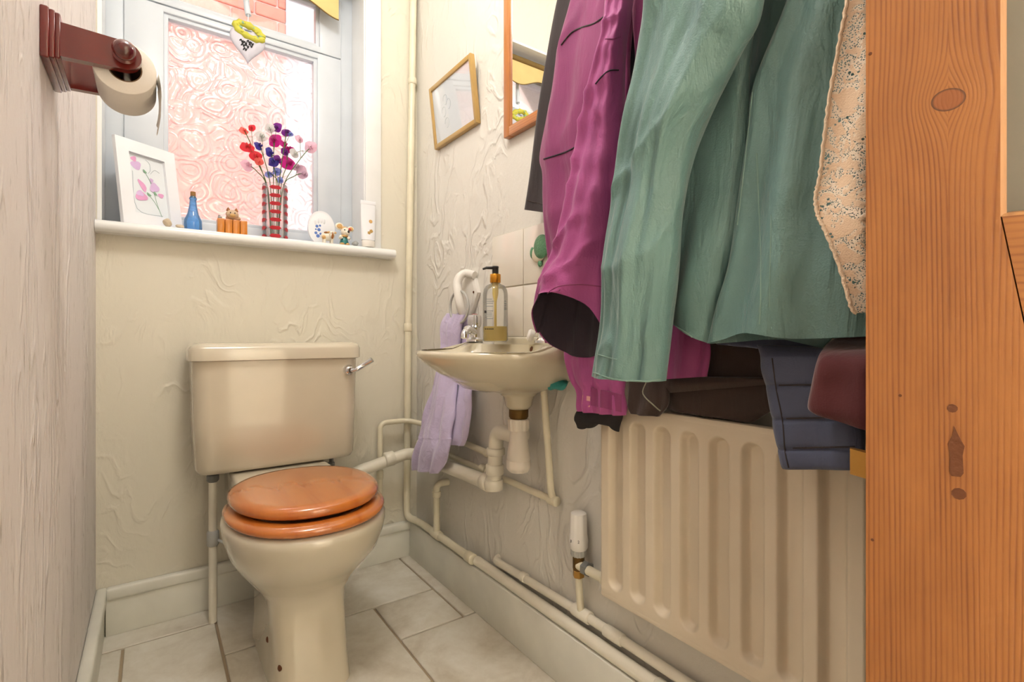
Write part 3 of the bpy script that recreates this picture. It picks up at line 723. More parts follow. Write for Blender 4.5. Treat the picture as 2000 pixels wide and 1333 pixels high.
# ------------------------------------------------------------------ basin
bas = thing('wash_basin', 'cream ceramic wall-hung wash basin under the tiled splashback', 'basin', (.70, 1.06, .642))
def bring(cx, cy, a, b, z, lim=.8265, p=2.0, lift=True, n=56):
    out = []
    for k in range(n):
        t = 2 * PI * k / n; c, s = math.cos(t), math.sin(t)
        x = cx + a * abs(c) ** (2 / p) * (1 if c > 0 else -1); y = cy + b * abs(s) ** (2 / p) * (1 if s > 0 else -1)
        x = min(x, lim); zz_ = z
        if lift: zz_ = z + .018 * max(0, min(1, (x - .685) / .04)) ** 2
        out.append(V((x, y, zz_)))
    return out
bc = (.775, 1.06)
R_ = [bring(.68, 1.06, .02, .02, .690, lift=False), bring(.68, 1.06, .06, .08, .70, lift=False), bring(.672, 1.06, .10, .135, .735, lift=False), bring(.668, 1.06, .117, .165, .775, lift=False), bring(.668, 1.06, .126, .176, .787),
      bring(.68, 1.06, .158, .198, .7925), bring(*bc, .256, .204, .7935, p=2.15), bring(*bc, .266, .213, .791, p=2.15), bring(*bc, .269, .215, .785, p=2.15), bring(*bc, .265, .212, .776, p=2.15, lift=False), bring(.773, 1.06, .247, .200, .76, lift=False),
      bring(.772, 1.058, .210, .172, .735, lift=False), bring(.77, 1.056, .158, .130, .710, lift=False), bring(.768, 1.054, .100, .085, .694, lift=False), bring(WTX, WTY, .056, .052, .684, lift=False), bring(WTX, WTY, .040, .040, .674, lift=False),
      bring(WTX, WTY, .034, .034, .650, lift=False), bring(WTX, WTY, .028, .028, .642, lift=False)]
basin = obj('bowl', loft(R_), 'basin_ceramic', bas, 60)
obj('upstand', box((.806, .885, .795), (.8265, 1.235, .826), .008, 3), 'basin_ceramic', bas)
obj('drain', lathe([(.018, .673), (.02, .6755), (.012, .6765)], (.68, 1.06, .018)), 'chrome', bas)
h_ = bvh(basin).ray_cast(O, ray(1038, 682).normalized()); oh, on_ = (h_[0], h_[1]) if h_[0] else (V((.70, .90, .78)), V((0, 1, .3)))
if on_.dot(O - oh) < 0: on_ = -on_
obj('overflow_hole', lathe_dir([(.007, -.002), (.007, .0006), (.004, .0003)], oh, on_, 16), 'rust', bas)
trap = thing('bottle_trap', 'off-white plastic bottle trap hanging beneath basin outlet', 'trap', (WTX, WTY, .51))
T0 = (WTX, WTY, 0)
obj('waste_tail', lathe([(.022, .644), (.025, .640), (.025, .622), (.021, .615)], T0), 'dirty_brass', trap)
tz = lambda v: onX(1013, v, WTX).z
rib = []
for s, z in ((.93, tz(818)), (1, tz(820)), (1, tz(838)), (.93, tz(841))):
    rib.append([V((WTX + (.0275 if k % 4 < 2 else .0255) * s * math.cos(2 * PI * k / 48), WTY + (.0275 if k % 4 < 2 else .0255) * s * math.sin(2 * PI * k / 48), z)) for k in range(48)])
obj('collar_nut', loft(rib), 'trap_plastic', trap, 30)
obj('neck', lathe([(.020, tz(815)), (.020, tz(845))], T0), 'trap_plastic', trap)
obj('bottle', lathe([(.020, tz(838)), (.023, tz(850)), (.0245, tz(865)), (.0295, tz(885)), (.0305, tz(898)), (.029, tz(899))], T0, n=40), 'trap_plastic', trap, 60)
rib = []
for s, z in ((1, tz(898)), (1.03, tz(900)), (1.03, tz(912)), (.98, tz(916)), (.8, tz(921)), (.3, tz(924))):
    rib.append([V((WTX + (.0305 if k % 6 < 3 else .0295) * s * math.cos(2 * PI * k / 60), WTY + (.0305 if k % 6 < 3 else .0295) * s * math.sin(2 * PI * k / 60), z)) for k in range(60)])
obj('base_cup', loft(rib), 'trap_plastic', trap, 30)
obj('outlet_collar', collar((WTX + .022, WTY + .03, zz), (.772 - WTX, we.y - WTY, 0), .0265, .03), 'trap_plastic', trap)
# tap
tp = V((.752, .752 / (ray(927, 0).x / ray(927, 0).y), .8118))
tap = thing('basin_tap', 'chrome pillar tap on the basin ledge beside soap bottle', 'tap', tuple(tp))
obj('tap_base', lathe([(.024, 0), (.024, .006), (.017, .012), (.0145, .03), (.016, .04)], tp), 'chrome', tap)
obj('spout', tube(catmull([tp + V((0, 0, .024)), tp + V((-.03, -.022, .034)), tp + V((-.055, -.04, .026)), tp + V((-.06, -.044, .010))], 6), [.012] * 10 + [.009] * 9, 14), 'chrome', tap)
hg = []
for s, z in ((.6, .038), (.9, .042), (1, .05), (1, .068), (.9, .074), (.6, .077)):
    hg.append([tp + V(((.0205 if k % 5 else .0175) * s * math.cos(2 * PI * k / 30), (.0205 if k % 5 else .0175) * s * math.sin(2 * PI * k / 30), z)) for k in range(30)])
obj('tap_head', loft(hg), 'chrome', tap, 30)
obj('tap_marker', lathe([(.008, .0765), (.008, .0785)], tp), 'red_glaze', tap)
tp2 = V((.752, .93, .8118))
tap2 = thing('basin_tap', 'chrome pillar tap at the right end of basin, behind purple jacket', 'tap', tuple(tp2))
obj('tap_base', lathe([(.024, 0), (.024, .006), (.017, .012), (.0145, .03), (.016, .04)], tp2), 'chrome', tap2)
obj('tap_head', loft([[p - tp + tp2 for p in r__] for r__ in hg]), 'chrome', tap2, 30)
# plug with chain
pgp = onX(1037, 648, .785)
plug = thing('basin_plug', 'white basin plug on a bead chain at the back of the basin', 'plug', (pgp.x, pgp.y, .812))
obj('stopper', lathe_dir([(.012, -.008), (.015, -.004), (.016, .004), (.012, .009)], V((pgp.x, pgp.y, .829)), (-.75, .5, .25)), 'plastic_white', plug)
obj('chain', tube(catmull([(pgp.x + .005, pgp.y - .008, .832), (pgp.x + .012, pgp.y - .02, .85), (.80, pgp.y - .035, .853), (.81, pgp.y - .06, .83)], 8), .0018, 8), 'chrome', plug)
# turquoise cloth stuffed behind the basin
pp_ = onX(1087, 750, .785)
g = sphere(tuple(pp_), (.022, .028, .015), 20, 12)
g = ([p + V((noise.noise(p * 60), noise.noise(p * 60 + V((9, 0, 0))), noise.noise(p * 60 + V((0, 9, 0))))) * .010 for p in g[0]], g[1])
obj('sealing_putty', g, 'turquoise', None, 80, 'lump of turquoise putty where the cold pipe meets the basin underside', 'putty')
# soap bottle
sbp = V((.748, .748 / (ray(967.5, 0).x / ray(967.5, 0).y), .8116))
sb = thing('soap_dispenser', 'clear pump bottle of yellow liquid soap on basin ledge', 'bottle', tuple(sbp))
fz = sbp.x * SY + sbp.y * CY
zz2 = lambda v: CH + (HZ - v) / F * fz - sbp.z
rb = 24.5 / F * fz
obj('bottle_body', lathe([(rb * .9, .001), (rb, .005), (rb, zz2(575)), (rb * .93, zz2(566)), (rb * .75, zz2(559)), (rb * .42, zz2(555)), (.0105, zz2(553)), (.0105, zz2(549))], sbp, n=40), 'bottle_clear', sb, 60)
obj('liquid', lathe([(rb * .86, .003), (rb * .95, .007), (rb * .95, zz2(640)), (rb * .9, zz2(638))], sbp, n=40), 'soap_liquid', sb)
obj('pump_tube', lathe([(.0035, .01), (.0035, zz2(590)), (.008, zz2(575)), (.009, zz2(553))], sbp), 'soap_liquid', sb)
obj('pump_collar', lathe([(.0135, zz2(553)), (.0145, zz2(552)), (.0145, zz2(537)), (.0135, zz2(536))], sbp), 'amber_collar', sb)
obj('pump_head', join(lathe([(.0085, zz2(537)), (.0085, zz2(524)), (.0095, zz2(523)), (.0085, zz2(520.5))], sbp), tube([sbp + V((0, 0, zz2(523.5))), sbp + V((-.022, .010, zz2(524))), sbp + V((-.031, .014, zz2(526.5)))], [.0045, .0036, .0028], 10)), 'black_rubber', sb)
tb = bvh(sb.children[0])
def print_lines(u0, u1, v, hgt, mat='label_grey'):
    top = [hit(tb, u0 + (u1 - u0) * k / 8, v, .0006) for k in range(9)]; bot = [hit(tb, u0 + (u1 - u0) * k / 8, v + hgt, .0006) for k in range(9)]
    if None in top or None in bot: return
    obj('label_print', loft([bot, top], False, False, False), mat, sb.children[0], 60)
for v in (584, 588, 592, 598, 607, 611, 614, 617, 622): print_lines(948, 965 - (v % 3) * 2, v, 1.3)
print_lines(946, 950, 607, 5, 'print_black')
for k in range(5): print_lines(947 + 3.6 * k, 949.3 + 3.6 * k, 642, 2, 'print_black')
for v in (588, 592, 596, 600, 604): print_lines(985, 989, v, 2.2)

# ------------------------------------------------------------------ wall tiles on the right wall
ty1 = onX(961, 500, .82).y; ty2 = onX(1022, 500, .82).y; tw = ty1 - ty2
tz2 = onX(1022, 446, .82).z; tz1 = onX(1022, 557, .82).z; th = tz2 - tz1
spb = obj('splashback', box((.8235, ty1 - 4 * tw, .8255), (XR, ty1, tz2)), 'tile_grout', None, 0, 'pale glazed tile splashback on wall above basin', 'splashback')
for i in range(4):
    for (z0, z1) in ((tz1, tz2), (tz1 - th, tz1)):
        y1 = ty1 - i * tw
        obj('tile', box((.8195, y1 - tw + .0015, max(z0 + .0015, .8265)), (.8240, y1 - .0015, z1 - .0015), .0015, 2), 'wall_tile', spb)
gp = onX(1058, 485, .812)
orn = thing('turtle_ornament', 'green and cream turtle-shaped relief on an upper splashback tile', 'ornament', (.8195, gp.y, gp.z - .03))
obj('shell', sphere((.8108, gp.y, gp.z + .004), (.009, .030, .031), 24, 14), 'green_glaze', orn)
obj('belly', sphere((.8138, gp.y + .016, gp.z - .012), (.006, .028, .022), 20, 12), 'cream_glaze', orn)
for dy, dz in ((.043, -.006), (.010, -.038)): obj('flipper', sphere((.8146, gp.y + dy, gp.z + dz), (.005, .008, .015 if dy > .02 else .009), 14, 10), 'green_glaze', orn)

# ------------------------------------------------------------------ picture and mirror on the right wall
def wall_frame(name, label, cat, y0, y1, z0, z1, lean, fw, th, mats, depth0=.8265):
    t = thing(name, label, cat, (depth0, (y0 + y1) / 2, z0))
    sh = lambda p: V((p[0] - lean * (p[2] - z0) / (z1 - z0), p[1], p[2]))
    X0, X1 = depth0 - th, depth0
    def part(nm, lo, hi, m, bev=.002):
        g = box(lo, hi, bev); return obj(nm, ([sh(p) for p in g[0]], g[1]), m, t)
    part('frame_side', (X0, y0, z0), (X1, y0 + fw, z1), mats[0]); part('frame_side', (X0, y1 - fw, z0), (X1, y1, z1), mats[0])
    part('frame_rail', (X0, y0 + fw, z0), (X1, y1 - fw, z0 + fw), mats[-1] if len(mats) > 2 else mats[0]); part('frame_rail', (X0, y0 + fw, z1 - fw), (X1, y1 - fw, z1), mats[-1] if len(mats) > 2 else mats[0])
    part('frame_insert', (X0 + th * .35, y0 + fw * .9, z0 + fw * .9), (X0 + th * .55, y1 - fw * .9, z1 - fw * .9), mats[1], 0)
    return t, sh, X0
pt_, sh, X0 = wall_frame('framed_picture', 'small gold-framed glazed picture leaning out from right wall', 'picture', 1.333, 1.618, 1.483, 1.690, .023, .014, .016, ('gold_wood', 'print_paper'))
obj('picture_glass', ([sh(V((X0 + .004, y, z))) for y, z in ((1.343, 1.493), (1.343, 1.680), (1.608, 1.680), (1.608, 1.493))], [(0, 1, 2, 3)]), 'picture_glass', pt_, 0)
random.seed(5)
for cy_, cz_ in ((1.52, 1.62), (1.535, 1.585), (1.50, 1.60), (1.52, 1.545)):
    path = [sh(V((X0 + .0056, cy_ + .014 * math.cos(a * .7), cz_ + .016 * math.sin(a * .7)))) for a in range(8)]
    obj('print_sketch', tube(catmull(path, 3), .0008, 6), 'print_grey', pt_)
mr, sh, X0 = wall_frame('wall_mirror', 'pine-framed mirror hanging on right wall beside the coats', 'mirror', .80, 1.181, 1.384, 2.02, .0, .026, .02, ('pine_frame', 'mirror_silver', 'pine_frame_rail'))

# ------------------------------------------------------------------ towel ring and towel
tr = thing('towel_ring', 'white plastic towel ring bracket on right wall', 'towel ring', (.8265, 1.40, .87))
bpx = lambda u, v, X=.8225: onX(u, v, X)
poly = [bpx(u, v) for u, v in ((903, 532), (925, 530), (931, 545), (937, 572), (930, 595), (920, 622), (905, 622), (893, 590), (892, 562))]
ctr = sum(poly, V()) / len(poly)
obj('backplate', loft([[V((.8265, p.y, p.z)) for p in poly], [V((.814, p.y, p.z)) for p in poly], [V((.809, ctr.y + (p.y - ctr.y) * .86, ctr.z + (p.z - ctr.z) * .9)) for p in poly]]), 'plastic_white', tr, 30)
rc_ = bpx(896, 600, .772); rr_ = .050
band = [(927, 538, .813), (910, 534, .800), (899, 540, .784), (893, 554, .774), (895, 575, .771), (899, 598, .774), (904, 612, .786), (908, 618, .800)]
obj('arm', tube(catmull([bpx(*q) for q in band], 5), [.0125] * 10 + [.0135] * 16 + [.0125] * 10, 14), 'plastic_white', tr)
ax = V((-.08, 1, 0)).normalized()
obj('ring', tube([V((.775, rc_.y + .004, rc_.z)) + ax * rr_ * math.cos(2 * PI * k / 40) + V((0, 0, rr_ * math.sin(2 * PI * k / 40))) for k in range(41)], .0040, 10), 'valve_grey', tr)
obj('screw', lathe_dir([(.004, 0), (.004, .001)], bpx(925, 571, .8085), (-1, 0, 0), 12), 'rust', tr)

def cloth(rows, X, t=.03, folds=(), n=56, m=8, hem=None, nz=.004, nsc=9, p=2.3, cap=True, open_end=True, inset=0, seed=0, start=0, cr=0, crs=(9, 9, 4)):
    """closed, soft tube hung between left and right outline points; rows: (vL,uL,vR,uR[,t[,XL,XR]])"""
    Ls, Rs, ts = [], [], []
    for r in rows:
        tt = r[4] if len(r) > 4 else t; x0, x1 = (r[5], r[6]) if len(r) > 6 else (X if isinstance(X, tuple) else (X, X))
        Ls.append(onX(r[1], r[0], x0)); Rs.append(onX(r[3], r[2], x1)); ts.append(V((tt, 0, 0)))
    for i, (a_, b_) in enumerate(zip(Ls, Rs)):
        lim = 1.725 - .03 * i
        for q_ in (a_, b_):
            if q_.z > lim or (i == 0 and rows[0][0] < -300): q_.z = lim
    L = catmull(Ls, m); R = catmull(Rs, m); T = [q.x for q in catmull(ts, m)]
    rings = []; N = len(L); off = V((seed * 3.7, seed * 1.3, seed * 7.1))
    for i in range(N):
        f = i / (N - 1); c = (L[i] + R[i]) / 2; d = (R[i] - L[i]) / 2
        nrm = V((-d.y, d.x, 0)).normalized()
        if nrm.dot(O - c) < 0: nrm = -nrm
        rg = []
        for k in range(n):
            a = 2 * PI * k / n; co, si = math.cos(a), math.sin(a)
            s = abs(co) ** (2 / p) * (1 if co >= 0 else -1); q = abs(si) ** (2 / p) * (1 if si >= 0 else -1)
            P = c + d * s * (1 - inset) + nrm * q * (T[i] - inset * .02)
            edge = min(1, (1 - abs(s)) * 5)
            for (A, fr, dr, ph) in folds: P += nrm * (A * edge * math.sin(2 * PI * (fr * (s * .5 + .5) + dr * f) + ph)) * (.35 + .65 * min(1, f * 1.5))
            if nz: P += nrm * (noise.noise(V((P.x * nsc, P.y * nsc, P.z * nsc * .6)) + off) * nz * 1.6) + V((0, 0, 0))
            if cr:
                w_ = noise.noise(V((P.y * crs[0] + P.z * crs[2], P.x * crs[1], P.z * crs[2] - P.y * 2)) + off * 1.7); P += nrm * (cr * (1 - abs(w_) * 2.2) ** 3 if abs(w_) < .45 else 0) * (1 if q > 0 else 0) * edge
            if hem: P.z += hem(s, q) * (max(0, f - .72) / .28) ** 2
            rg.append(P)
        rings.append(rg)
    rings = rings[int(start * len(rings)):]
    return loft(rings, cap and not start, not open_end)
def stitch(o, pts, r=.0012, name='seam', mat=None, parent=None, lift=.0004, n=5):
    tree = bvh(o); ps = []
    P = [V((u, v, 0)) for u, v in pts]
    for q in catmull(P, n):
        h = hit(tree, q.x, q.y, lift)
        if h: ps.append(h)
    if len(ps) > 2: return obj(name, tube(ps, r, 6), mat or 'black_cloth', parent or o, 60)

tw_ = thing('hand_towel', 'lilac hand towel hanging through the ring beside basin', 'towel', (.765, 1.46, .39))
fr_ = cloth([(612, 872, 616, 908, .006, .778, .778), (640, 864, 645, 900, .014, .775, .778), (720, 858, 720, 892, .015, .765, .775), (800, 835, 800, 886, .018, .745, .752), (850, 822, 852, 880, .018, .735, .738), (858, 821, 860, 880, .016, .733, .736), (885, 812, 890, 874, .018, .730, .732), (918, 806, 925, 858, .014, .728, .730)], .73, folds=((.005, 2.2, .3, 0), (.003, 4, -.2, 1)), nz=.006, nsc=22, open_end=False)
obj('front_fall', fr_, 'towel_cloth', tw_, 80)
bk_ = cloth([(612, 890, 616, 917, .005, .79, .79), (650, 888, 650, 922, .010, .80, .80), (730, 888, 730, 924, .010, .80, .80), (790, 884, 790, 922, .012, .782, .782), (845, 872, 850, 914, .013, .768, .768), (866, 874, 872, 904, .010, .768, .768)], .78, folds=((.004, 2, .2, 1),), nz=.005, nsc=22, open_end=False, seed=3)
obj('back_fall', bk_, 'towel_cloth', tw_, 80)
stitch(tw_.children[0], [(822, 857), (850, 862), (879, 862)], .0025, 'woven_band', 'lilac_thread', tw_.children[0])

# ------------------------------------------------------------------ coats on the right wall
HKZ = 1.74
cr = thing('coat_rail', 'pine coat rail with hooks on right wall above the coats', 'coat rail', (.815, .50, HKZ))
obj('rail_board', box((.808, .16, HKZ - .04), (.8265, .79, HKZ + .05), .004), 'coat_rail_wood', cr)
for y in (.22, .34, .46, .58, .70):
    obj('hook', tube(catmull([(.81, y, HKZ), (.785, y, HKZ - .012), (.765, y, HKZ - .015), (.755, y, HKZ + .005), (.757, y, HKZ + .02)], 5), .005, 10), 'dark_iron', cr)

# black trousers, farthest along the wall
bt_ = thing('black_trousers', 'black trousers hanging behind the purple jacket beside mirror', 'trousers', (.79, .90, 1.06))
o = obj('trouser_leg', cloth([(-420, 1140, -420, 1190, .008), (-300, 1128, -300, 1200, .018), (0, 1092, 0, 1165, .018), (150, 1066, 150, 1140, .018), (300, 1042, 300, 1130, .016), (410, 1025, 420, 1110, .014)], (.772, .78), folds=((.004, 1.5, .2, 0),), open_end=False), 'black_cloth', bt_, 80)
stitch(o, [(1030, 392), (1048, 396), (1066, 400)], .0011, 'hem_stitch', 'brown_cloth')

# purple jacket
pj = thing('purple_jacket', 'purple waterproof jacket with open dark-lined hem above basin', 'jacket', (.70, .80, .68))
o = obj('back_panel', cloth([(-400, 1180, -400, 1270, .01, .76, .76), (-250, 1150, -250, 1300, .024), (0, 1118, 0, 1240, .026), (90, 1097, 90, 1230, .026), (180, 1081, 180, 1230, .026), (300, 1060, 300, 1220, .026), (345, 1066, 345, 1215, .024), (430, 1067, 430, 1200, .024), (520, 1074, 525, 1195, .022), (575, 1078, 575, 1185, .018)], (.735, .74), folds=((.005, 1.5, .4, 1), (.004, 3, -.5, 0)), nz=.006, seed=1, open_end=False, cr=.006, crs=(8, 8, 5)), 'purple_dark', pj, 80)
stitch(o, [(1096, 88), (1115, 65), (1135, 54), (1160, 46), (1178, 34), (1188, 26)], .0017, 'piping', 'black_cloth')
stitch(o, [(1062, 311), (1085, 304), (1110, 295), (1132, 282)], .0018, 'pocket_flap_edge', 'purple_lining')
slv_rows = [(-400, 1210, -400, 1250, .01, .70, .72), (-250, 1200, -250, 1245, .026), (0, 1188, 0, 1232, .028), (80, 1181, 80, 1222, .030), (180, 1160, 180, 1215, .032), (320, 1131, 320, 1212, .036), (440, 1104, 440, 1198, .040), (500, 1086, 500, 1189, .042), (545, 1072, 540, 1184, .044), (640, 1043, 640, 1178, .046)]
hm = lambda s, q: (.066 * q if q > 0 else .060 * q) - (.012 * s * s if q > 0 else 0)
fkw = dict(folds=((.004, 1.2, .5, 0), (.003, 3, .8, 2)), nz=.010, nsc=13, hem=hm, seed=2, cr=.008, crs=(10, 10, 14))
o = obj('front_panel', cloth(slv_rows, (.655, .67), **fkw), 'purple_cloth', pj, 80)
obj('lining', cloth(slv_rows, (.655, .67), inset=.06, start=.84, **fkw), 'purple_lining', pj, 80)
stitch(o, [(1182, 76), (1198, 76), (1212, 72)], .0011, 'yoke_seam', 'purple_dark'); stitch(o, [(1163, 164), (1175, 150), (1190, 138), (1208, 137)], .0013, 'yoke_seam', 'purple_lining')
stitch(o, [(1066, 576), (1090, 560), (1130, 556), (1176, 560)], .0012, 'hem_seam', 'purple_dark')
obj('side_panel', cloth([(-380, 1250, -380, 1290, .01, .74, .74), (0, 1240, 0, 1300, .02), (120, 1248, 120, 1290, .02), (300, 1262, 300, 1290, .016)], (.722, .725), folds=((.004, 1.4, .3, 0),), seed=4, open_end=False), 'purple_cloth', pj, 80)
o = obj('sleeve', cloth([(650, 1112, 650, 1208, .016), (690, 1107, 700, 1214, .022), (720, 1112, 728, 1218, .022), (745, 1120, 750, 1220, .022), (765, 1130, 768, 1219, .018), (790, 1132, 795, 1222, .022), (802, 1134, 812, 1219, .020)], (.735, .735), folds=((.005, 3.2, .2, 0), (.003, 5, -.3, 1)), nz=.006, nsc=18, seed=6, open_end=False), 'purple_cloth', pj, 80)
tb = bvh(o)
grid = [[hit(tb, 1154 + 60 * i / 6, 757 + 35 * j / 4 + 14 * i / 6, .0030) for i in range(7)] for j in range(5)]
if all(q for r__ in grid for q in r__):
    obj('cuff_tab', join(loft(grid, False, False, False), loft([grid[0], [q + V((.004, .003, 0)) for q in grid[0]]], False, False, False), loft([grid[-1], [q + V((.004, .003, 0)) for q in grid[-1]]], False, False, False)), 'purple_dark', o, 60)
tb2 = [hit(tb, u, v, .001) for u, v in ((1136, 790), (1152, 796), (1153, 775), (1138, 772))]
if all(tb2): obj('cuff_patch', (tb2, [(0, 1, 2, 3)]), 'peach_lining', o, 0)
obj('inner_cuff', cloth([(790, 1138, 795, 1212, .014), (808, 1128, 815, 1212, .018), (820, 1126, 826, 1210, .018), (827, 1130, 838, 1208, .012)], .738, folds=((.003, 2, .3, 0),), nz=.005, nsc=20, seed=8, open_end=False, hem=lambda s, q: .010 * math.sin(3.2 * s + .6)), 'glove_black', pj, 80)
obj('sleeve', cloth([(560, 1290, 560, 1375, .006), (650, 1290, 650, 1382, .008), (690, 1290, 690, 1386, .008), (742, 1288, 736, 1380, .008)], (.733, .733), folds=((.004, 2, .2, 0),), seed=9, open_end=False), 'purple_dark', pj, 80)

# charcoal fleece peeping between the jacket and the green coat
cf = thing('charcoal_fleece', 'charcoal fleece sliver showing between purple jacket and green coat', 'fleece', (.76, .72, .95))
obj('body', cloth([(-380, 1215, -380, 1270, .01), (0, 1205, 0, 1280, .014), (200, 1205, 200, 1270, .014), (420, 1195, 420, 1270, .014), (540, 1190, 540, 1260, .012)], .785, folds=((.006, 2.5, .6, 0),), seed=10, open_end=False), 'charcoal_cloth', cf, 80)

# green coat
gc = thing('green_coat', 'sage green raincoat with long sleeve and open hem in front', 'coat', (.68, .55, .70))
rows = [(-400, 1330, -400, 1440, .01, .72, .74), (-250, 1305, -250, 1500, .038), (0, 1274, 0, 1492, .042), (100, 1252, 100, 1450, .043), (200, 1233, 200, 1395, .042), (300, 1214, 300, 1352, .040), (400, 1201, 400, 1334, .040), (500, 1189, 500, 1324, .040), (600, 1178, 600, 1310, .040), (680, 1167, 680, 1304, .040), (735, 1159, 745, 1297, .038)]
o = obj('sleeve', cloth(rows, (.615, .64), folds=((.006, 1.4, .6, .5), (.004, 3.1, -.7, 1), (.002, 6, 1.3, 0)), nz=.011, nsc=11, seed=11, n=110, m=12, cr=.007, crs=(12, 12, 5)), 'green_cloth', gc, 80)
stitch(o, [(1166, 692), (1185, 698), (1205, 703)], .0008, 'cuff_stitch', 'green_trim'); stitch(o, [(1159, 728), (1195, 740), (1245, 747), (1290, 742)], .0014, 'cuff_edge', 'green_trim')
o = obj('left_front', cloth([(-400, 1400, -400, 1460, .01), (-100, 1400, -100, 1480, .014), (120, 1390, 120, 1462, .016), (250, 1345, 250, 1458, .018), (400, 1330, 400, 1446, .018), (480, 1314, 480, 1432, .02), (560, 1302, 560, 1412, .02), (600, 1300, 620, 1398, .018), (622, 1308, 672, 1390, .014)], (.705, .692), folds=((.004, 1.3, .3, 0),), nz=.006, nsc=9, seed=12, open_end=False, cr=.006), 'green_cloth', gc, 80)
stitch(o, [(1334, 380), (1326, 430), (1318, 470)], .0020, 'pocket_welt', 'green_trim'); stitch(o, [(1301, 598), (1312, 630), (1340, 650), (1366, 670)], .0012, 'hem_edge', 'green_trim')
hem2 = lambda s, q: .012 * math.exp(-((s + .40) / .35) ** 2) * (1 if q > 0 else .2) 
rows = [(-400, 1560, -400, 1680, .01), (-150, 1555, -150, 1700, .02), (0, 1545, 0, 1740, .026), (170, 1478, 170, 1740, .028), (260, 1464, 260, 1745, .028), (400, 1440, 400, 1745, .028), (520, 1424, 520, 1745, .030), (600, 1402, 600, 1745, .030), (672, 1386, 655, 1745, .028)]
o = obj('right_front', cloth(rows, (.69, .705), folds=((.006, 1.6, .25, 2.2), (.004, 2.7, .2, 0)), nz=.009, nsc=7, seed=13, hem=hem2, n=110, cr=.007, crs=(7, 7, 3)), 'green_cloth', gc, 80)
stitch(o, [(1478, 300), (1482, 400), (1486, 500), (1485, 600), (1483, 634)], .0010, 'seam', 'green_trim'); stitch(o, [(1506, 420), (1504, 520), (1502, 600)], .0006, 'seam', 'green_trim')
stitch(o, [(1470, 180), (1455, 320), (1440, 440)], .0010, 'front_edge', 'green_trim')
obj('back_panel', cloth([(-380, 1470, -380, 1560, .005), (0, 1465, 0, 1560, .005), (200, 1430, 200, 1500, .005), (420, 1430, 420, 1500, .005), (520, 1420, 520, 1680, .005), (590, 1410, 590, 1690, .004)], (.743, .746), folds=((.003, 2, .2, 1),), nz=.001, seed=14, open_end=False), 'green_cloth', gc, 80)
o = obj('hem_facing', cloth([(620, 1476, 620, 1640, .005), (645, 1482, 645, 1640, .005), (657, 1505, 680, 1608, .004)], (.734, .734), seed=15, open_end=False, nz=.003), 'green_cloth', gc, 80)
stitch(o, [(1486, 650), (1520, 662), (1570, 674), (1606, 682)], .0010, 'facing_edge', 'green_trim')

# navy quilted jacket, brown coat, burgundy fleece below
nj = thing('navy_jacket', 'navy quilted jacket hanging lowest in front of radiator', 'jacket', (.70, .42, .59))
o = obj('body', cloth([(-380, 1560, -380, 1620, .006, .776, .776), (0, 1500, 0, 1630, .005, .778, .778), (500, 1440, 500, 1625, .005, .779, .779), (590, 1425, 590, 1620, .005, .772, .772), (635, 1408, 640, 1612, .008, .760, .760), (668, 1396, 684, 1606, .010), (674, 1410, 692, 1600, .006)], .752, folds=((.003, 5, .1, 0),), nz=.003, nsc=20, seed=16, open_end=False), 'navy_cloth', nj, 80)
def qrows(vs_, l, r):
    out = []
    for i in range(len(vs_) - 1):
        a, b = vs_[i], vs_[i + 1]
        for k, tt in ((0, .013), (.15, .017), (.5, .0185), (.85, .017)):
            v = a + (b - a) * k; out.append((v, l(v), v, r(v), tt))
    return out + [(vs_[-1], l(vs_[-1]), vs_[-1] + 1, r(vs_[-1]), .012)]
lf = lambda v: 1482 + (v - 690) * (1531 - 1482) / 225 + (4 if v < 720 else 0)
rf = lambda v: 1690
o = obj('sleeve', cloth([(674, 1480, 678, 1592, .007, .724, .724)] + qrows([692, 753, 818, 876, 915], lf, rf), .715, folds=((.003, 1.2, .2, 0),), nz=.004, nsc=16, seed=17, m=5, open_end=False, p=3), 'navy_cloth', nj, 80)
stitch(o, [(1508, 700), (1516, 760), (1528, 820), (1533, 880), (1540, 914)], .0010, 'side_seam', 'black_cloth')
for v in (753, 818, 876): stitch(o, [(lf(v) + 26, v), (1580, v - 1), (1670, v - 3)], .0011, 'quilt_seam', 'black_cloth')
bcg = thing('brown_coat', 'dark brown coat bundled along the top of radiator', 'coat', (.785, .60, .69))
o = obj('body', cloth([(-380, 1420, -380, 1500, .006, .79, .79), (0, 1400, 0, 1540, .008, .797, .797), (450, 1320, 450, 1560, .010, .80, .80), (640, 1270, 640, 1570, .012, .79, .79), (740, 1240, 750, 1570, .014), (797, 1290, 826, 1470, .012)], .778, folds=((.003, 3, .5, 0),), nz=.004, nsc=16, seed=18, open_end=False), 'brown_cloth', bcg, 80)
o = obj('lower_fold', cloth([(735, 1240, 738, 1500, .008), (756, 1255, 742, 1500, .012), (770, 1280, 752, 1496, .006)], .758, nz=.003, seed=19, open_end=False), 'brown_cloth', bcg, 80)
o = obj('sleeve', cloth([(690, 1230, 690, 1300, .010), (745, 1230, 745, 1302, .012), (790, 1228, 790, 1305, .012), (808, 1234, 814, 1288, .010)], .748, folds=((.004, 1.6, .4, 0),), seed=20, nsc=18, open_end=False), 'brown_cloth', bcg, 80)
stitch(o, [(1262, 748), (1256, 770), (1280, 795), (1290, 803)], .0013, 'cuff_fold', 'copper_stain')
bf = thing('burgundy_fleece', 'burgundy fleece garment with rounded hem beside pine door', 'fleece', (.67, .30, .64))
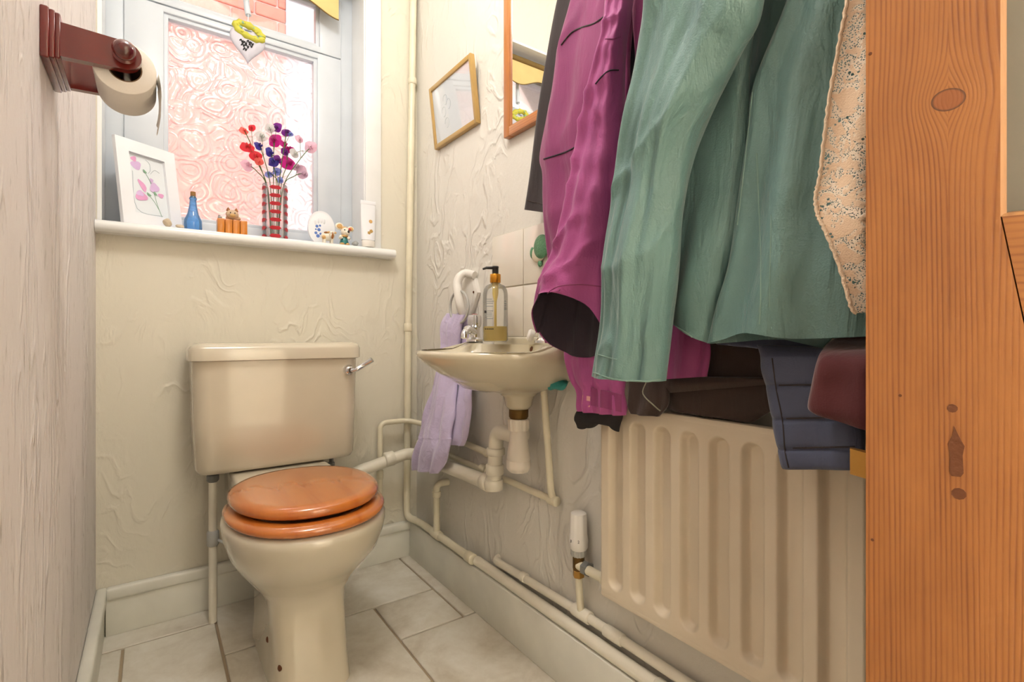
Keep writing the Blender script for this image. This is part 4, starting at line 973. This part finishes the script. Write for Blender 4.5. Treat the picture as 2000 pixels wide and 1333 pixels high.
o = obj('body', cloth([(-380, 1640, -380, 1690, .006, .785, .785), (0, 1640, 0, 1720, .006, .765, .765), (500, 1640, 500, 1730, .006, .764, .764), (640, 1640, 640, 1720, .006, .760, .760), (672, 1618, 674, 1722, .008, .725, .725), (700, 1600, 700, 1724, .015), (760, 1586, 760, 1724, .018), (795, 1580, 810, 1724, .018), (806, 1590, 845, 1724, .012)], .676, folds=((.003, 1.2, .2, 0),), nz=.004, seed=21, open_end=False), 'burgundy_cloth', bf, 80)

# ------------------------------------------------------------------ pine door with lace curtain
DW, DT, DH = .565, .036, 1.98
P0 = V((.596, .215, .008)); dx = V((.340, -.940, 0)).normalized(); dy = V((.940, .340, 0)).normalized()
DM = Matrix((dx, dy, V((0, 0, 1)))).transposed().to_4x4(); DM.translation = P0
door = bpy.data.objects.new('door_1', None); COL.objects.link(door); door.matrix_world = DM; OFF[door] = V((0, 0, 0))
tag(door, 'half-glazed stripped pine door standing open at right', None, None, 'structure')
def dpx(u, v, c=0.0):
    p = onP(u, v, P0 + dy * c, dy); q = p - P0; return q.dot(dx), q.z
ux, uz = dpx(1948, 424); kx, kz = dpx(1852, 195); k2 = dpx(1887, 195)[0] - kx; k3 = kz - dpx(1852, 217)[1]
x2, z2 = dpx(1995, 640)
wood('pine_stile', lin(116, 64, 27), lin(156, 100, 50), 235, 'X', stretch=.05, rough=.38, coat=.3, dist=7.0, knot=(kx, kz, k2, k3))
SW = ux + .002; SW2 = SW + .05
slope = (x2 - ux) / (uz - z2); zb = uz - .19
SWB = SW + slope * .19
stile = [V((0, 0, 0)), V((SWB, 0, 0)), V((SWB, 0, zb)), V((SW, 0, uz)), V((SW, 0, DH)), V((0, 0, DH))]
obj('lock_stile', prism(stile, (0, DT, 0)), 'pine_stile', door, 0)
xh = DW - .10
obj('hinge_stile', box((xh, 0, 0), (DW, DT, DH)), 'pine_door', door, 0)
g_ = .0012
obj('lock_rail', prism([V((SW + g_, .0008, uz)), V((SWB + g_, .0008, zb)), V((xh, .0008, zb)), V((xh, .0008, uz))], (0, DT - .0016, 0)), 'pine_rail', door, 0)
obj('top_rail', box((SW, .001, DH - .11), (xh, DT - .001, DH)), 'pine_rail', door, 0)
obj('bottom_rail', box((SWB, .001, 0), (xh, DT - .001, .2)), 'pine_rail', door, 0)
obj('lower_panel', box((SWB - .005, .012, .19), (xh + .005, .024, zb + .005)), 'pine_door', door, 0)
bw_ = dpx(1972, 300)[0] - SW
obj('glazing_bead', prism([V((SW, .001, uz)), V((SW + bw_ * .8, .004, uz)), V((SW + bw_, .014, uz)), V((SW, .014, uz))], (0, 0, DH - .11 - uz)), 'pine_bead', door, 0)
obj('glazing_bead', prism([V((xh, .014, uz)), V((xh - bw_, .014, uz)), V((xh - bw_ * .55, .003, uz)), V((xh, .001, uz))], (0, 0, DH - .11 - uz)), 'pine_bead', door, 0)
obj('glazing_bead', prism([V((SW, .001, uz)), V((SW, .014, uz)), V((SW, .014, uz + bw_)), V((SW, .003, uz + bw_ * .5))], (xh - SW, 0, 0)), 'pine_bead', door, 0)
obj('glass_pane', box((SW, .015, uz - .005), (xh, .019, DH - .105)), 'door_glass', door, 0)
# old keyhole scar and lock
hk = [dpx(u, v) for u, v in ((1863, 832), (1869, 845), (1878, 862), (1884, 872), (1880, 890), (1882, 925), (1876, 932), (1858, 930), (1854, 920), (1856, 890), (1851, 868), (1860, 852))]
obj('keyhole_scar', prism([V((x, -.0006, z)) for x, z in hk], (0, .01, 0)), 'rust', door, 0)
for (u, v, r1) in ((1860, 798, .004), (1873, 965, .0055), (1758, 773, .0015), (1700, 105, .0015), (1704, 1055, .0015)):
    x, z = dpx(u, v); obj('nail_hole', lathe([(r1, -.0005), (r1, .004)], (x, 0, z), 'Y', 10), 'rust', door)
lb0 = dpx(1687, 880, .012); lb1 = dpx(1687, 936, .012); lx = dpx(1660, 905, .012)[0]
obj('latch_bolt', prism([V((.004, .010, lb1[1])), V((lx, .013, lb1[1] + .003)), V((lx, .021, lb1[1] + .003)), V((.004, .027, lb1[1]))], (0, 0, lb0[1] - lb1[1] - .003)), 'brass', door, 0)
obj('rim_lock', box((.002, DT, lb1[1] - .03), (.10, DT + .014, lb0[1] + .03), .003), 'dark_iron', door)
for z in (.2, 1.75): obj('hinge', lathe([(.006, z - .04), (.006, z + .04)], (DW, DT, 0), 'Z', 12), 'brass', door)
# lace curtain on a rod on the back of the door
lc = bpy.data.objects.new('lace_curtain', None); COL.objects.link(lc); lc.matrix_world = DM; OFF[lc] = V((0, 0, 0))
tag(lc, 'cream lace curtain on back of the pine door, edge showing', 'curtain')
LP = .062
edge = [dpx(u, v, LP) for u, v in ((1655, 0), (1640, 80), (1621, 180), (1610, 260), (1600, 340), (1592, 382), (1597, 420), (1612, 452), (1640, 522), (1662, 598), (1672, 612))]
ztop = 1.72
pe = [V((.05, 0, ztop)), V((.02, 0, ztop - .12)), V((edge[0][0] + .012, 0, edge[0][1] + .12))] + [V((x, 0, z)) for x, z in edge]
L = catmull(pe, 8); rings = []
xe = .47; NN = 110
zbm = edge[-1][1]
for i, p in enumerate(L):
    f = i / (len(L) - 1); rg = []
    for k in range(NN):
        s = k / (NN - 1); x = p.x + (xe - p.x) * s
        zz_ = p.z + (min(p.z, zbm) - p.z) * 0
        y = LP + .014 * math.sin(s * 46 + 1.2 * math.sin(3 * f)) * (.4 + .6 * s) * min(1, s * 12 + .25) - .006 * math.sin(f * 9) + .004 * noise.noise(V((x * 20, p.z * 14, 0)))
        rg.append(V((x, max(y, DT + .004 + (.02 if x > 0 else 0)), zz_)))
    rings.append(rg)
obj('lace_net', loft(rings, False, False, False), 'lace', lc, 80)
obj('scalloped_edge', tube([rings[i][0] + V((.0007 * math.sin(i * 2.6), 0, 0)) for i in range(len(rings))], .0022, 7), 'lace_edge' if 'lace_edge' in MATS else plain('lace_edge', lin(238, 214, 184), .9, bump=.6, bscale=300), lc)
obj('curtain_rod', join(lathe([(.005, .02), (.005, .52)], (0, LP, ztop), 'X', 12), box((.03, DT, ztop - .008), (.04, LP, ztop + .008)), box((.50, DT, ztop - .008), (.51, LP, ztop + .008))), 'brass', lc)

# ------------------------------------------------------------------ toilet roll holder on the left wall
hy0, hy1, hz0_, hz1_ = .945, 1.075, 1.215, 1.287
th_ = thing('toilet_roll_holder', 'mahogany wall-mounted toilet roll holder with turned knob', 'holder', (XL, 1.01, 1.215))
def steps(m, d0, d1): return box((XL + d0, hy0 + m, hz0_ + m), (XL + d1, hy1 - m, hz1_ - m), .0022, 3)
obj('backplate', join(steps(0, 0, .010), steps(.002, .009, .016), steps(.004, .015, .0215)), 'mahogany', th_)
DOW = V((-.034, 0, 1.247))
def arm(y0, y1):
    poly = []; zc = DOW.z; hh = .021
    for k in range(13):
        a = PI / 2 - PI * k / 12; poly.append(V((DOW.x + hh * math.cos(a), y0, zc + hh * math.sin(a))))
    poly = [V((XL + .02, y0, zc + hh + .003))] + poly + [V((XL + .02, y0, zc - hh - .003))]
    return prism(poly, (0, y1 - y0, 0))
obj('arm', arm(.950, .963), 'mahogany', th_, 30); obj('arm', arm(1.064, 1.075), 'mahogany', th_, 30)
dw = obj('dowel', lathe([(.0085, .96), (.0085, 1.07)], (DOW.x, 0, DOW.z), 'Y', 18), 'mahogany', th_)
obj('knob', lathe([(.0135, .950), (.0145, .946), (.010, .943), (.0135, .938), (.0145, .931), (.011, .925), (.004, .922)], (DOW.x, 0, DOW.z), 'Y', 24), 'mahogany', dw)
rl = thing('toilet_roll', 'half-used white toilet roll hanging on the mahogany holder', 'toilet roll', (DOW.x, 1.014, DOW.z - .065))
RZ = DOW.z - .0113; Ro, Ri = .0395, .0215
prof = [(Ri, .967), (Ro - .001, .967), (Ro, .968), (Ro, 1.060), (Ro - .001, 1.061), (Ri, 1.061)]
g = lathe(prof + [prof[0]], (DOW.x, 0, RZ), 'Y', 56, False); obj('paper_roll', g, 'roll_paper', rl, 50)
g = lathe([(Ri, .967), (Ri - .0015, .967), (Ri - .0015, 1.061), (Ri, 1.061)], (DOW.x, 0, RZ), 'Y', 32, False); obj('core', g, 'cardboard', rl, 50)
rings = []
for k in range(15):
    t = k / 14; z = RZ + .01 - .075 * t; x = DOW.x + Ro + .0008 + .004 * math.sin(t * 3)
    rings.append([V((x + .0015 * math.sin(j * .9 + t * 3), .969 + .09 * j / 10, z - (.028 * (1 - abs(j - 1.0) / 9) * t if k > 9 else 0) + .02 * (j / 10) * t)) for j in range(11)])
obj('loose_sheet', loft(rings, False, False, False), 'roll_paper', rl, 60)

# ------------------------------------------------------------------ things on the sill
def sill_p(u, Y): p = onY(u, 500, Y); return V((p.x, Y, SZ))
def zat(p, v): return CH + (HZ - v) / F * (p.x * SY + p.y * CY)
def wpx(p, n): return n / F * (p.x * SY + p.y * CY)
# white photo frame
fa = onY(236, 430, 1.775); A = V((fa.x, 1.775, SZ)); fd = V((.85, .527, 0)); 
Wd = .166; Ht = zat(A, 262) - SZ + .004; leanv = V((-.527, .85, 0)) * .042
pf = thing('photo_frame', 'white standing photo frame with pink sweet pea print', 'photo frame', tuple(A + fd * Wd / 2))
nrm = V((.527, -.85, 0))
def fp(a, b, c=0): return A + fd * (a * Wd) + V((0, 0, b * Ht)) + leanv * b + nrm * c - nrm * .0
def fbar(a0, a1, b0, b1, c0=0, c1=.014):
    pts = [fp(a0, b0, c0), fp(a1, b0, c0), fp(a1, b1, c0), fp(a0, b1, c0)]; q = [fp(a0, b0, c1), fp(a1, b0, c1), fp(a1, b1, c1), fp(a0, b1, c1)]
    return loft([pts, q])
bwd = .20; bhd = .145
obj('frame_side', fbar(0, bwd, 0, 1), 'white_matte', pf, 0); obj('frame_side', fbar(1 - bwd, 1, 0, 1), 'white_matte', pf, 0)
obj('frame_rail', fbar(bwd, 1 - bwd, 0, bhd), 'white_matte', pf, 0); obj('frame_rail', fbar(bwd, 1 - bwd, 1 - bhd, 1), 'white_matte', pf, 0)
pr = obj('print_sheet', fbar(bwd - .02, 1 - bwd + .02, bhd - .02, 1 - bhd + .02, .002, .004), 'print_paper', pf, 0)
def blob(cx, cy, rx, ry, rot, mat, c=.0043, n=18, wob=.15, sd=0):
    pts = []
    for k in range(n):
        a = 2 * PI * k / n; r1 = 1 + wob * math.sin(3 * a + sd); x, y = rx * r1 * math.cos(a), ry * r1 * math.sin(a)
        pts.append(fp(cx + (x * math.cos(rot) - y * math.sin(rot)), cy + (x * math.sin(rot) + y * math.cos(rot)) * Wd / Ht, c))
    obj('print_petal', (pts, [tuple(range(n))]), mat, pr, 0)
for i, a_ in enumerate(((.33, .72, .085, .075, .3, 'print_mauve'), (.30, .79, .05, .045, .8, 'print_pink'), (.40, .49, .045, .11, .5, 'print_pink'), (.36, .36, .10, .085, .2, 'print_pink'), (.345, .39, .06, .05, .2, 'print_mauve'), (.60, .50, .09, .075, .9, 'print_mauve'), (.70, .42, .05, .04, 0, 'print_pink'), (.56, .58, .03, .04, 0, 'print_mauve'))):
    blob(*a_[:5], a_[5], .0043 + .0002 * i, sd=i)
for i, a_ in enumerate(((.46, .67, .035, .02, -.8), (.49, .40, .04, .02, -.6), (.60, .43, .035, .02, -.9))): blob(*a_, 'print_green', .006)
def pline(pts, mat, r=.0006): obj('print_stem', tube(catmull([fp(a, b, .0045) for a, b in pts], 5), r, 6), mat, pr)
pline([(.44, .69), (.53, .58), (.58, .46), (.62, .30), (.68, .16)], 'print_green'); pline([(.49, .40), (.58, .32), (.64, .24)], 'print_green')
pline([(.50, .82), (.56, .78), (.56, .70), (.52, .66)], 'print_grey'); pline([(.56, .66), (.64, .72), (.72, .70)], 'print_grey'); pline([(.26, .64), (.27, .20), (.70, .17)], 'print_grey')
obj('easel_back', fbar(.4, .6, 0, .7, -.006, 0), 'cardboard', pf, 0)
# pebbles and shells
def pebble(name, label, cat, u, v, Y, rx, rz, mat, grp=None, sd=0):
    p = sill_p(u, Y); p.z = SZ + rz
    g = sphere(p, (rx, rx * .8, rz), 18, 12); g = ([q + (q - p).normalized() * noise.noise(q * 90 + V((sd, 0, 0))) * rx * .25 for q in g[0]], g[1])
    mz = min(q.z for q in g[0]); g = ([q + V((0, 0, SZ - mz + .0004)) for q in g[0]], g[1])
    return obj(name, g, mat, None, 70, label, cat, grp)
pebble('sea_shell', 'small round sea shell in front of the white photo frame', 'shell', 327, 432, 1.772, .012, .0115, 'shell', sd=3)
pebble('sea_shell', 'tiny flat sea shell between photo frame and blue bottle', 'shell', 352, 437, 1.775, .011, .006, 'shell', sd=6)
pebble('pebble', 'small grey pebble beside the mouse figurine', 'pebble', 694, 475, 1.775, .012, .009, 'pebble_grey', sd=9)
# blue bottle
p = sill_p(377, 1.80); z = lambda v: zat(p, v) - SZ; b = wpx(p, 15.5)
bb = thing('blue_bottle', 'small blue glass bottle with cork on the window sill', 'bottle', tuple(p))
obj('glass_body', lathe([(b * .9, 0), (b, .003), (b * .98, z(432)), (b * .62, z(418)), (b * .42, z(402)), (b * .36, z(392)), (b * .40, z(390)), (b * .44, z(388.5)), (b * .30, z(384))], p), 'blue_glass', bb, 60)
obj('cork', lathe([(b * .27, z(386)), (b * .30, z(383)), (b * .30, z(376)), (b * .27, z(375))], p), 'cork', bb)
# cat on orange box
p = sill_p(453, 1.79); W = wpx(p, 26); z = lambda v: zat(p, v) - SZ
ck = thing('cat_figurine', 'orange box figurine with a cat lying on top', 'figurine', tuple(p))
for k in range(4):
    x0 = p.x - W + 2 * W * k / 4; obj('crate_slat', box((x0 + .0006, p.y - .018, SZ), (x0 + W / 2 - .0006, p.y + .018, SZ + z(431)), .002), 'orange_glaze', ck)
zt_ = SZ + z(431)
obj('cat_body', sphere((p.x + .004, p.y + .002, zt_ + .008), (.021, .014, .010), 18, 12), 'cat_fur', ck)
hd_ = V((p.x, p.y - .008, zt_ + .017))
hd2 = obj('cat_head', sphere(hd_, (.018, .013, .0145), 18, 12), 'cat_fur', ck)
for s in (-1, 1): obj('ear', lathe([(.006, 0), (.004, .006), (.0005, .011)], hd_ + V((s * .011, 0, .010)), n=10), 'brown_glaze', hd2)
for s in (-1, 1): obj('eye', sphere(hd_ + V((s * .006, -.012, .003)), .0018, 8, 6), 'black_glaze', hd2)
obj('muzzle', sphere(hd_ + V((0, -.011, -.005)), (.008, .005, .0055), 14, 10), 'tan_glaze', hd2)
obj('mouse', join(sphere((p.x - W + .008, p.y - .008, zt_ + .004), (.006, .005, .005), 12, 8), sphere((p.x - W + .006, p.y - .010, zt_ + .009), .003, 10, 8)), 'pebble_grey', ck)
# oval plaque
p = sill_p(628, 1.83); z = lambda v: zat(p, v) - SZ; W = wpx(p, 26)
op = thing('oval_plaque', 'white oval ceramic plaque with small blue print', 'plaque', tuple(p))
zc = SZ + z(412) / 2; hh = z(412) / 2
def plq(y, s): return [V((p.x + W * s * math.cos(2 * PI * k / 40), p.y + y, zc + hh * s * math.sin(2 * PI * k / 40))) for k in range(40)]
obj('oval_body', loft([plq(.008, .9), plq(.008, .98), plq(.002, 1), plq(-.002, .97), plq(-.001, .86), plq(-.002, .82)]), 'white_matte', op, 50)
tb = bvh(op.children[0])
for u, v, r1 in ((619, 442, 3.0), (623, 449, 3.4), (617, 455, 3.0), (621, 461, 3.6), (626, 457, 2.4), (625, 441, 2.2), (617, 448, 1.8)):
    h = hit(tb, u, v, .0004)
    if h: obj('blue_flower', lathe_dir([(wpx(p, r1), 0), (wpx(p, r1) * .6, .0006)], h, (0, -1, 0), 7), 'blue_print', op)
for u in (616, 622, 628, 633):
    h = hit(tb, u, 430 + abs(u - 625) * .4, .0004)
    if h: obj('embossed_finger', sphere(h, (wpx(p, 2.2), .002, wpx(p, 5)), 10, 8), 'white_matte', op)
# calf figurine
p = sill_p(640, 1.775); z = lambda v: zat(p, v) - SZ; k1 = wpx(p, 1)
sf = thing('calf_figurine', 'small white calf figurine with brown patches on sill edge', 'figurine', tuple(p))
bd = obj('body', sphere((p.x, p.y, SZ + 14 * k1), (13 * k1, 9 * k1, 9 * k1), 20, 14), 'ivory_glaze', sf)
for sx_ in (-7, 7):
    for sy_ in (-4, 4): obj('leg', lathe([(2.6 * k1, 0), (2.4 * k1, 4 * k1), (2.8 * k1, 9 * k1)], (p.x + sx_ * k1, p.y + sy_ * k1, SZ), n=12), 'ivory_glaze', sf)
h = V((p.x + 6 * k1, p.y - 8 * k1, SZ + 17 * k1)); hd3 = obj('head', sphere(h, (6 * k1, 6 * k1, 6.5 * k1), 16, 12), 'ivory_glaze', sf)
obj('blaze', sphere(h + V((0, -3 * k1, -2 * k1)), (2.6 * k1, 4 * k1, 7 * k1), 12, 10), 'brown_glaze', hd3)
for s in (-1, 1): obj('ear', sphere(h + V((s * 6 * k1, 0, 4 * k1)), (3 * k1, 1.5 * k1, 2 * k1), 10, 8), 'tan_glaze', hd3)
for s in (-1, 1): obj('eye', sphere(h + V((s * 3 * k1, -5 * k1, 2 * k1)), .9 * k1, 8, 6), 'black_glaze', hd3)
obj('patch', sphere((p.x - 8 * k1, p.y - 4.5 * k1, SZ + 11 * k1), (4 * k1, 4 * k1, 4.5 * k1), 12, 10), 'tan_glaze', sf); obj('patch', sphere((p.x - 4 * k1, p.y - 5 * k1, SZ + 20 * k1), (4.5 * k1, 3.6 * k1, 2.6 * k1), 12, 10), 'brown_glaze', sf)
# mouse figurine
p = sill_p(672, 1.785); k1 = wpx(p, 1)
mf = thing('mouse_figurine', 'white mouse figurine in a teal dress with big ear', 'figurine', tuple(p))
P_ = lambda x, y, z_: V((p.x + x * k1, p.y + y * k1, SZ + z_ * k1))
obj('dress', lathe([(8 * k1, 3 * k1), (8.5 * k1, 6 * k1), (6.5 * k1, 13 * k1), (4 * k1, 18 * k1)], p, n=20), 'teal_glaze', mf)
for s in (-1, 1): obj('foot', sphere(P_(s * 5, -4, 2.6), (4.5 * k1, 6 * k1, 2.6 * k1), 12, 8), 'tan_glaze', mf)
for s in (-1, 1): obj('arm', tube([P_(s * 6, -1, 18), P_(s * 9, -4, 14), P_(s * 6, -8, 15)], [3 * k1, 2.8 * k1, 2.5 * k1], 10), 'ivory_glaze', mf)
h = P_(2, -2, 27); mh = obj('head', sphere(h, (9 * k1, 8 * k1, 8.5 * k1), 18, 12), 'ivory_glaze', mf)
obj('snout', sphere(P_(4, -9, 24.5), (4.5 * k1, 5 * k1, 4 * k1), 14, 10), 'ivory_glaze', mh); obj('nose', sphere(P_(4.5, -13.5, 25.5), 2.2 * k1, 10, 8), 'black_glaze', mh)
for s in (-1, 1): obj('eye', sphere(P_(2.5 + s * 4, -9, 29.5), 1.3 * k1, 8, 6), 'black_glaze', mh)
for s, sc in ((-1, 1), (1, .8)):
    c = P_(2 + s * 11, 0, 37 if s < 0 else 34); e = obj('ear', sphere(c, (8 * k1 * sc, 2.4 * k1, 7 * k1 * sc), 16, 10), 'ivory_glaze', mh)
    obj('inner_ear', sphere(c + V((0, -1.6 * k1, 0)), (5.5 * k1 * sc, 1.6 * k1, 4.8 * k1 * sc), 14, 8), 'tan_glaze', e)
obj('bonnet', sphere(P_(1, 2, 33), (8.5 * k1, 7 * k1, 5 * k1), 16, 10), 'tan_glaze', mh)
obj('flower', sphere(P_(9, -6, 32), 2.8 * k1, 10, 8), 'red_glaze', mh)
obj('collar', lathe([(5 * k1, 16 * k1), (8 * k1, 18 * k1), (7 * k1, 20 * k1), (4 * k1, 21 * k1)], p, n=16), 'tan_glaze', mf)
# cream tube
p = sill_p(719, 1.767); k1 = wpx(p, 1); z = lambda v: zat(p, v) - SZ
ct = thing('cream_tube', 'white squeezy cream tube standing at right end of sill', 'tube', tuple(p))
rg = []
for f_, zz_ in ((0, 0.024), (.25, .04), (.6, .07), (.85, .10), (1, z(400))):
    a_, b_ = 13.5 * k1 * (1 + .08 * f_), (.016 * (1 - f_) + .002 * f_)
    rg.append([V((p.x + a_ * math.cos(2 * PI * k / 28), p.y + b_ * math.sin(2 * PI * k / 28), SZ + zz_)) for k in range(28)])
tbd = obj('tube_body', loft(rg), 'white_matte', ct, 50)
obj('crimp', box((p.x - 15 * k1, p.y - .0025, SZ + z(400)), (p.x + 15 * k1, p.y + .0025, SZ + z(393)), .001), 'white_matte', ct)
obj('cap', loft([[V((p.x + 12.6 * k1 * q * math.cos(2 * PI * k / 24), p.y + .0155 * q * math.sin(2 * PI * k / 24), SZ + zz_)) for k in range(24)] for q, zz_ in ((.95, 0), (1, .002), (1, .022), (.9, .025))]), 'plastic_white', ct, 50)
tb = bvh(tbd)
h = hit(tb, 724, 433, .0005)
if h: obj('round_print', lathe_dir([(3.6 * k1, 0), (3 * k1, .0005)], h, (0, -1, .1), 14), 'tan_glaze', tbd)
for u, v, r1 in ((725, 452, 4), (721, 455, 3.6)):
    h = hit(tb, u, v, .0005)
    if h: obj('gold_print', lathe_dir([(r1 * k1, 0), (r1 * .8 * k1, .0005)], h, (0, -1, .1), 5), 'gold_wood', tbd)

# ------------------------------------------------------------------ vase and sweet peas
p = sill_p(537, 1.82); k1 = wpx(p, 1); zt_ = zat(p, 363); rv = 22.5 * k1
vz = thing('glass_vase', 'clear glass vase with red lozenges holding the sweet peas', 'vase', tuple(p))
vbody = obj('vase_body', lathe([(rv * .9, 0), (rv, .003), (rv, zt_ - SZ), (rv - .003, zt_ - SZ), (rv - .003, .006), (rv * .5, .006)], p, n=36), 'vase_glass', vz, 50)
for ai, ang in enumerate((-98, -172, -24)):
    a = math.radians(ang)
    for k in range(7):
        zc = SZ + .010 + k * (zt_ - SZ - .014) / 6.4
        w2 = .50; hh = .0062; rg = []
        for (da, dz) in ((-w2, 0), (-w2 * .55, hh), (w2 * .55, hh), (w2, 0), (w2 * .55, -hh), (-w2 * .55, -hh)):
            rg.append(V((p.x + (rv + .0006) * math.cos(a + da), p.y + (rv + .0006) * math.sin(a + da), zc + dz)))
        c = V((p.x + (rv + .0022) * math.cos(a), p.y + (rv + .0022) * math.sin(a), zc))
        obj('red_lozenge', (rg + [c], [(i, (i + 1) % 6, 6) for i in range(6)]), 'petal_red', vbody, 60)
STEMS = [
 ('red sweet pea stem leaning left, lowest red bloom coral', ((484, 285, 9, 'petal_red'), (500, 303, 8, 'petal_red'), (507, 315, 6, 'petal_coral')), (512, 366)),
 ('sweet pea stem with tiny red buds at upper left', ((477, 254, 6, 'petal_coral'), (491, 249, 5, 'petal_red')), (518, 364)),
 ('pale pink sweet pea stem drooping at lower left', ((485, 322, 9, 'petal_pale'),), (515, 366)),
 ('indigo and white sweet pea stem left of centre', ((507, 284, 7, 'petal_blue'), (511, 265, 8, 'petal_white')), (528, 363)),
 ('magenta sweet pea stem with purple and white tip blooms', ((535, 272, 10, 'petal_magenta'), (540, 248, 7, 'petal_purple'), (527, 250, 7, 'petal_white')), (534, 364)),
 ('small violet sweet pea stem at the top right', ((560, 257, 7, 'petal_purple'), (568, 261, 4, 'petal_lightblue')), (545, 364)),
 ('magenta sweet pea stem with the largest bloom right of centre', ((564, 317, 11, 'petal_magenta'), (565, 290, 7, 'petal_magenta'), (556, 281, 7, 'petal_magenta'), (558, 296, 6, 'petal_purple')), (549, 365)),
 ('palest pink sweet pea stem reaching farthest right', ((607, 287, 9, 'petal_pale'), (586, 271, 6, 'petal_pale'), (577, 299, 7, 'petal_white')), (556, 366)),
 ('mauve sweet pea stem hanging lowest at right', ((594, 338, 10, 'petal_mauve'), (581, 325, 7, 'petal_mauve')), (557, 368)),
 ('violet-blue sweet pea stem in the middle of bunch', ((529, 297, 7, 'petal_blue'), (533, 314, 8, 'petal_blue'), (544, 311, 6, 'petal_purple')), (540, 364)),
 ('light blue sweet pea stem low above the vase rim', ((525, 339, 6, 'petal_lightblue'), (549, 352, 5, 'petal_lightblue'), (541, 335, 6, 'petal_lightblue')), (543, 364))]
random.seed(11)
for si, (lab, bl_, mouth) in enumerate(STEMS):
    random.random(); Y = 1.82 + ((si * 5) % 11 - 5) * .0068
    mp = onY(mouth[0], mouth[1], 1.82 + ((si * 5) % 11 - 5) * .0042)
    dxy = V((mp.x - p.x, mp.y - p.y, 0)); 
    if dxy.length > rv - .012: dxy = dxy.normalized() * (rv - .012)
    mp = V((p.x + dxy.x, p.y + dxy.y, mp.z)); bt0 = V((p.x + dxy.x * .45, p.y + dxy.y * .45, SZ + .009))
    st = thing('sweet_pea', lab, 'flower', tuple(bt0), 'sweet peas in the vase')
    tip = onY(bl_[0][0], bl_[0][1], Y)
    main = catmull([bt0, mp, mp.lerp(tip, .55) + V((0, 0, .012)), tip], 7)
    obj('stem', tube(main, [.0016] * 8 + [.0014] * (len(main) - 8), 6), 'stem_green', st)
    for bi, (u, v, r1, mt) in enumerate(bl_):
        c = onY(u, v, Y - .004 * bi); R1 = r1 * k1 * 1.3
        if bi:
            j = main[min(len(main) - 2, int(len(main) * (.62 + .1 * bi)))]; obj('flower_stalk', tube(catmull([j, j.lerp(c, .5) + V((0, 0, .004)), c], 4), .0008, 5), 'stem_green', st)
        # banner petal: a wavy cupped disc; wings: two folded smaller petals
        axd = V((random.uniform(-.7, .7), -1, random.uniform(-.3, .5))).normalized(); M = Matrix.Translation(c) @ rot_to(axd)
        rg = []
        for ri in range(1, 6):
            q = ri / 5; rg.append([M @ V((R1 * q * (1 + .08 * math.sin(4 * a + bi)) * math.cos(a) * 1.05, R1 * q * (1 + .06 * math.cos(3 * a)) * math.sin(a), -R1 * .45 * q * q + R1 * .12 * q * math.sin(3 * a + si))) for a in [2 * PI * k / 30 for k in range(30)]])
        vs_, fs_ = loft(rg, False, False); vs_.append(M @ V((0, 0, 0))); n0 = len(vs_) - 1; fs_ += [(n0, k, (k + 1) % 30) for k in range(30)]
        bm_ = obj('blossom', join((vs_, fs_), xf(sphere((R1 * .22, -R1 * .15, R1 * .3), (R1 * .2, R1 * .42, R1 * .35), 10, 8), M), xf(sphere((-R1 * .22, -R1 * .15, R1 * .3), (R1 * .2, R1 * .42, R1 * .35), 10, 8), M)), mt, st, 150)
        obj('calyx', xf(sphere((0, 0, -R1 * .35), (R1 * .22, R1 * .22, R1 * .4), 8, 6), M), 'stem_green', st)

# ------------------------------------------------------------------ hanging heart
hc = onY(484, 88, 1.875); k1 = wpx(hc, 1)
hh_ = thing('hanging_heart', 'grey-white hanging heart with yellow flowers and black lettering', 'ornament', (hc.x, hc.y, hc.z - .06))
def heart(s, y):
    out = []
    for k in range(48):
        t = 2 * PI * k / 48; x = 16 * math.sin(t) ** 3; z_ = 13 * math.cos(t) - 5 * math.cos(2 * t) - 2 * math.cos(3 * t) - math.cos(4 * t)
        out.append(V((hc.x + x * s * 31.5 / 16 * k1, hc.y + y, hc.z + (z_ * 2.45 * s + 2) * k1)))
    return out
hb = obj('heart_body', loft([heart(.86, .007), heart(.97, .004), heart(1, 0), heart(.97, -.004), heart(.86, -.007), heart(.5, -.0085)]), 'heart_grey', hh_, 60)
tb = bvh(hb)
random.seed(3)
for r_, (u, v) in enumerate(((471, 80), (478, 84), (485, 82), (491, 86), (474, 88), (482, 91), (489, 90), (478, 96))):
    h0 = hit(tb, u - 3, v + random.uniform(-2, 2), .0005); h1 = hit(tb, u, v - 3, .0005); h2 = hit(tb, u + 2, v + 3, .0005); h3 = hit(tb, u + 4, v - 1, .0005)
    if h0 and h1 and h2 and h3: obj('lettering', tube(catmull([h0, h1, h2, h3], 4), .0019, 6), 'print_black', hb)
gl_ = thing_c = obj('flower_garland', tube([V((hc.x + 26 * k1 * math.cos(a) * .9 + 2 * k1, hc.y - .006, hc.z + (25 + 11 * math.sin(a) - 5 * math.cos(a)) * k1)) for a in [2 * PI * k / 24 for k in range(25)]], [(.0105 + .0025 * math.sin(k * 2.3)) for k in range(25)], 10), 'leaf_yellow', hh_, 70)
random.seed(9)
for k in range(22):
    a = 2 * PI * k / 22; c = V((hc.x + 25 * k1 * math.cos(a) * random.uniform(.6, 1.05) + 2 * k1, hc.y - .013 + random.uniform(-.002, .002), hc.z + (25 + 11 * math.sin(a) - 5 * math.cos(a)) * k1))
    obj('petal', sphere(c, (.006, .003, .0045), 8, 6), 'leaf_yellow' if k % 4 else 'print_green', gl_)
obj('hanging_loop', tube(catmull([hc + V((0, -.002, 30 * k1)), hc + V((0, -.004, 44 * k1)), V((hr.x, hr.y, hr.z + .012)), V((hr.x, hr.y + .006, hr.z + .02))], 5), .0012, 6), 'white_matte', hh_)
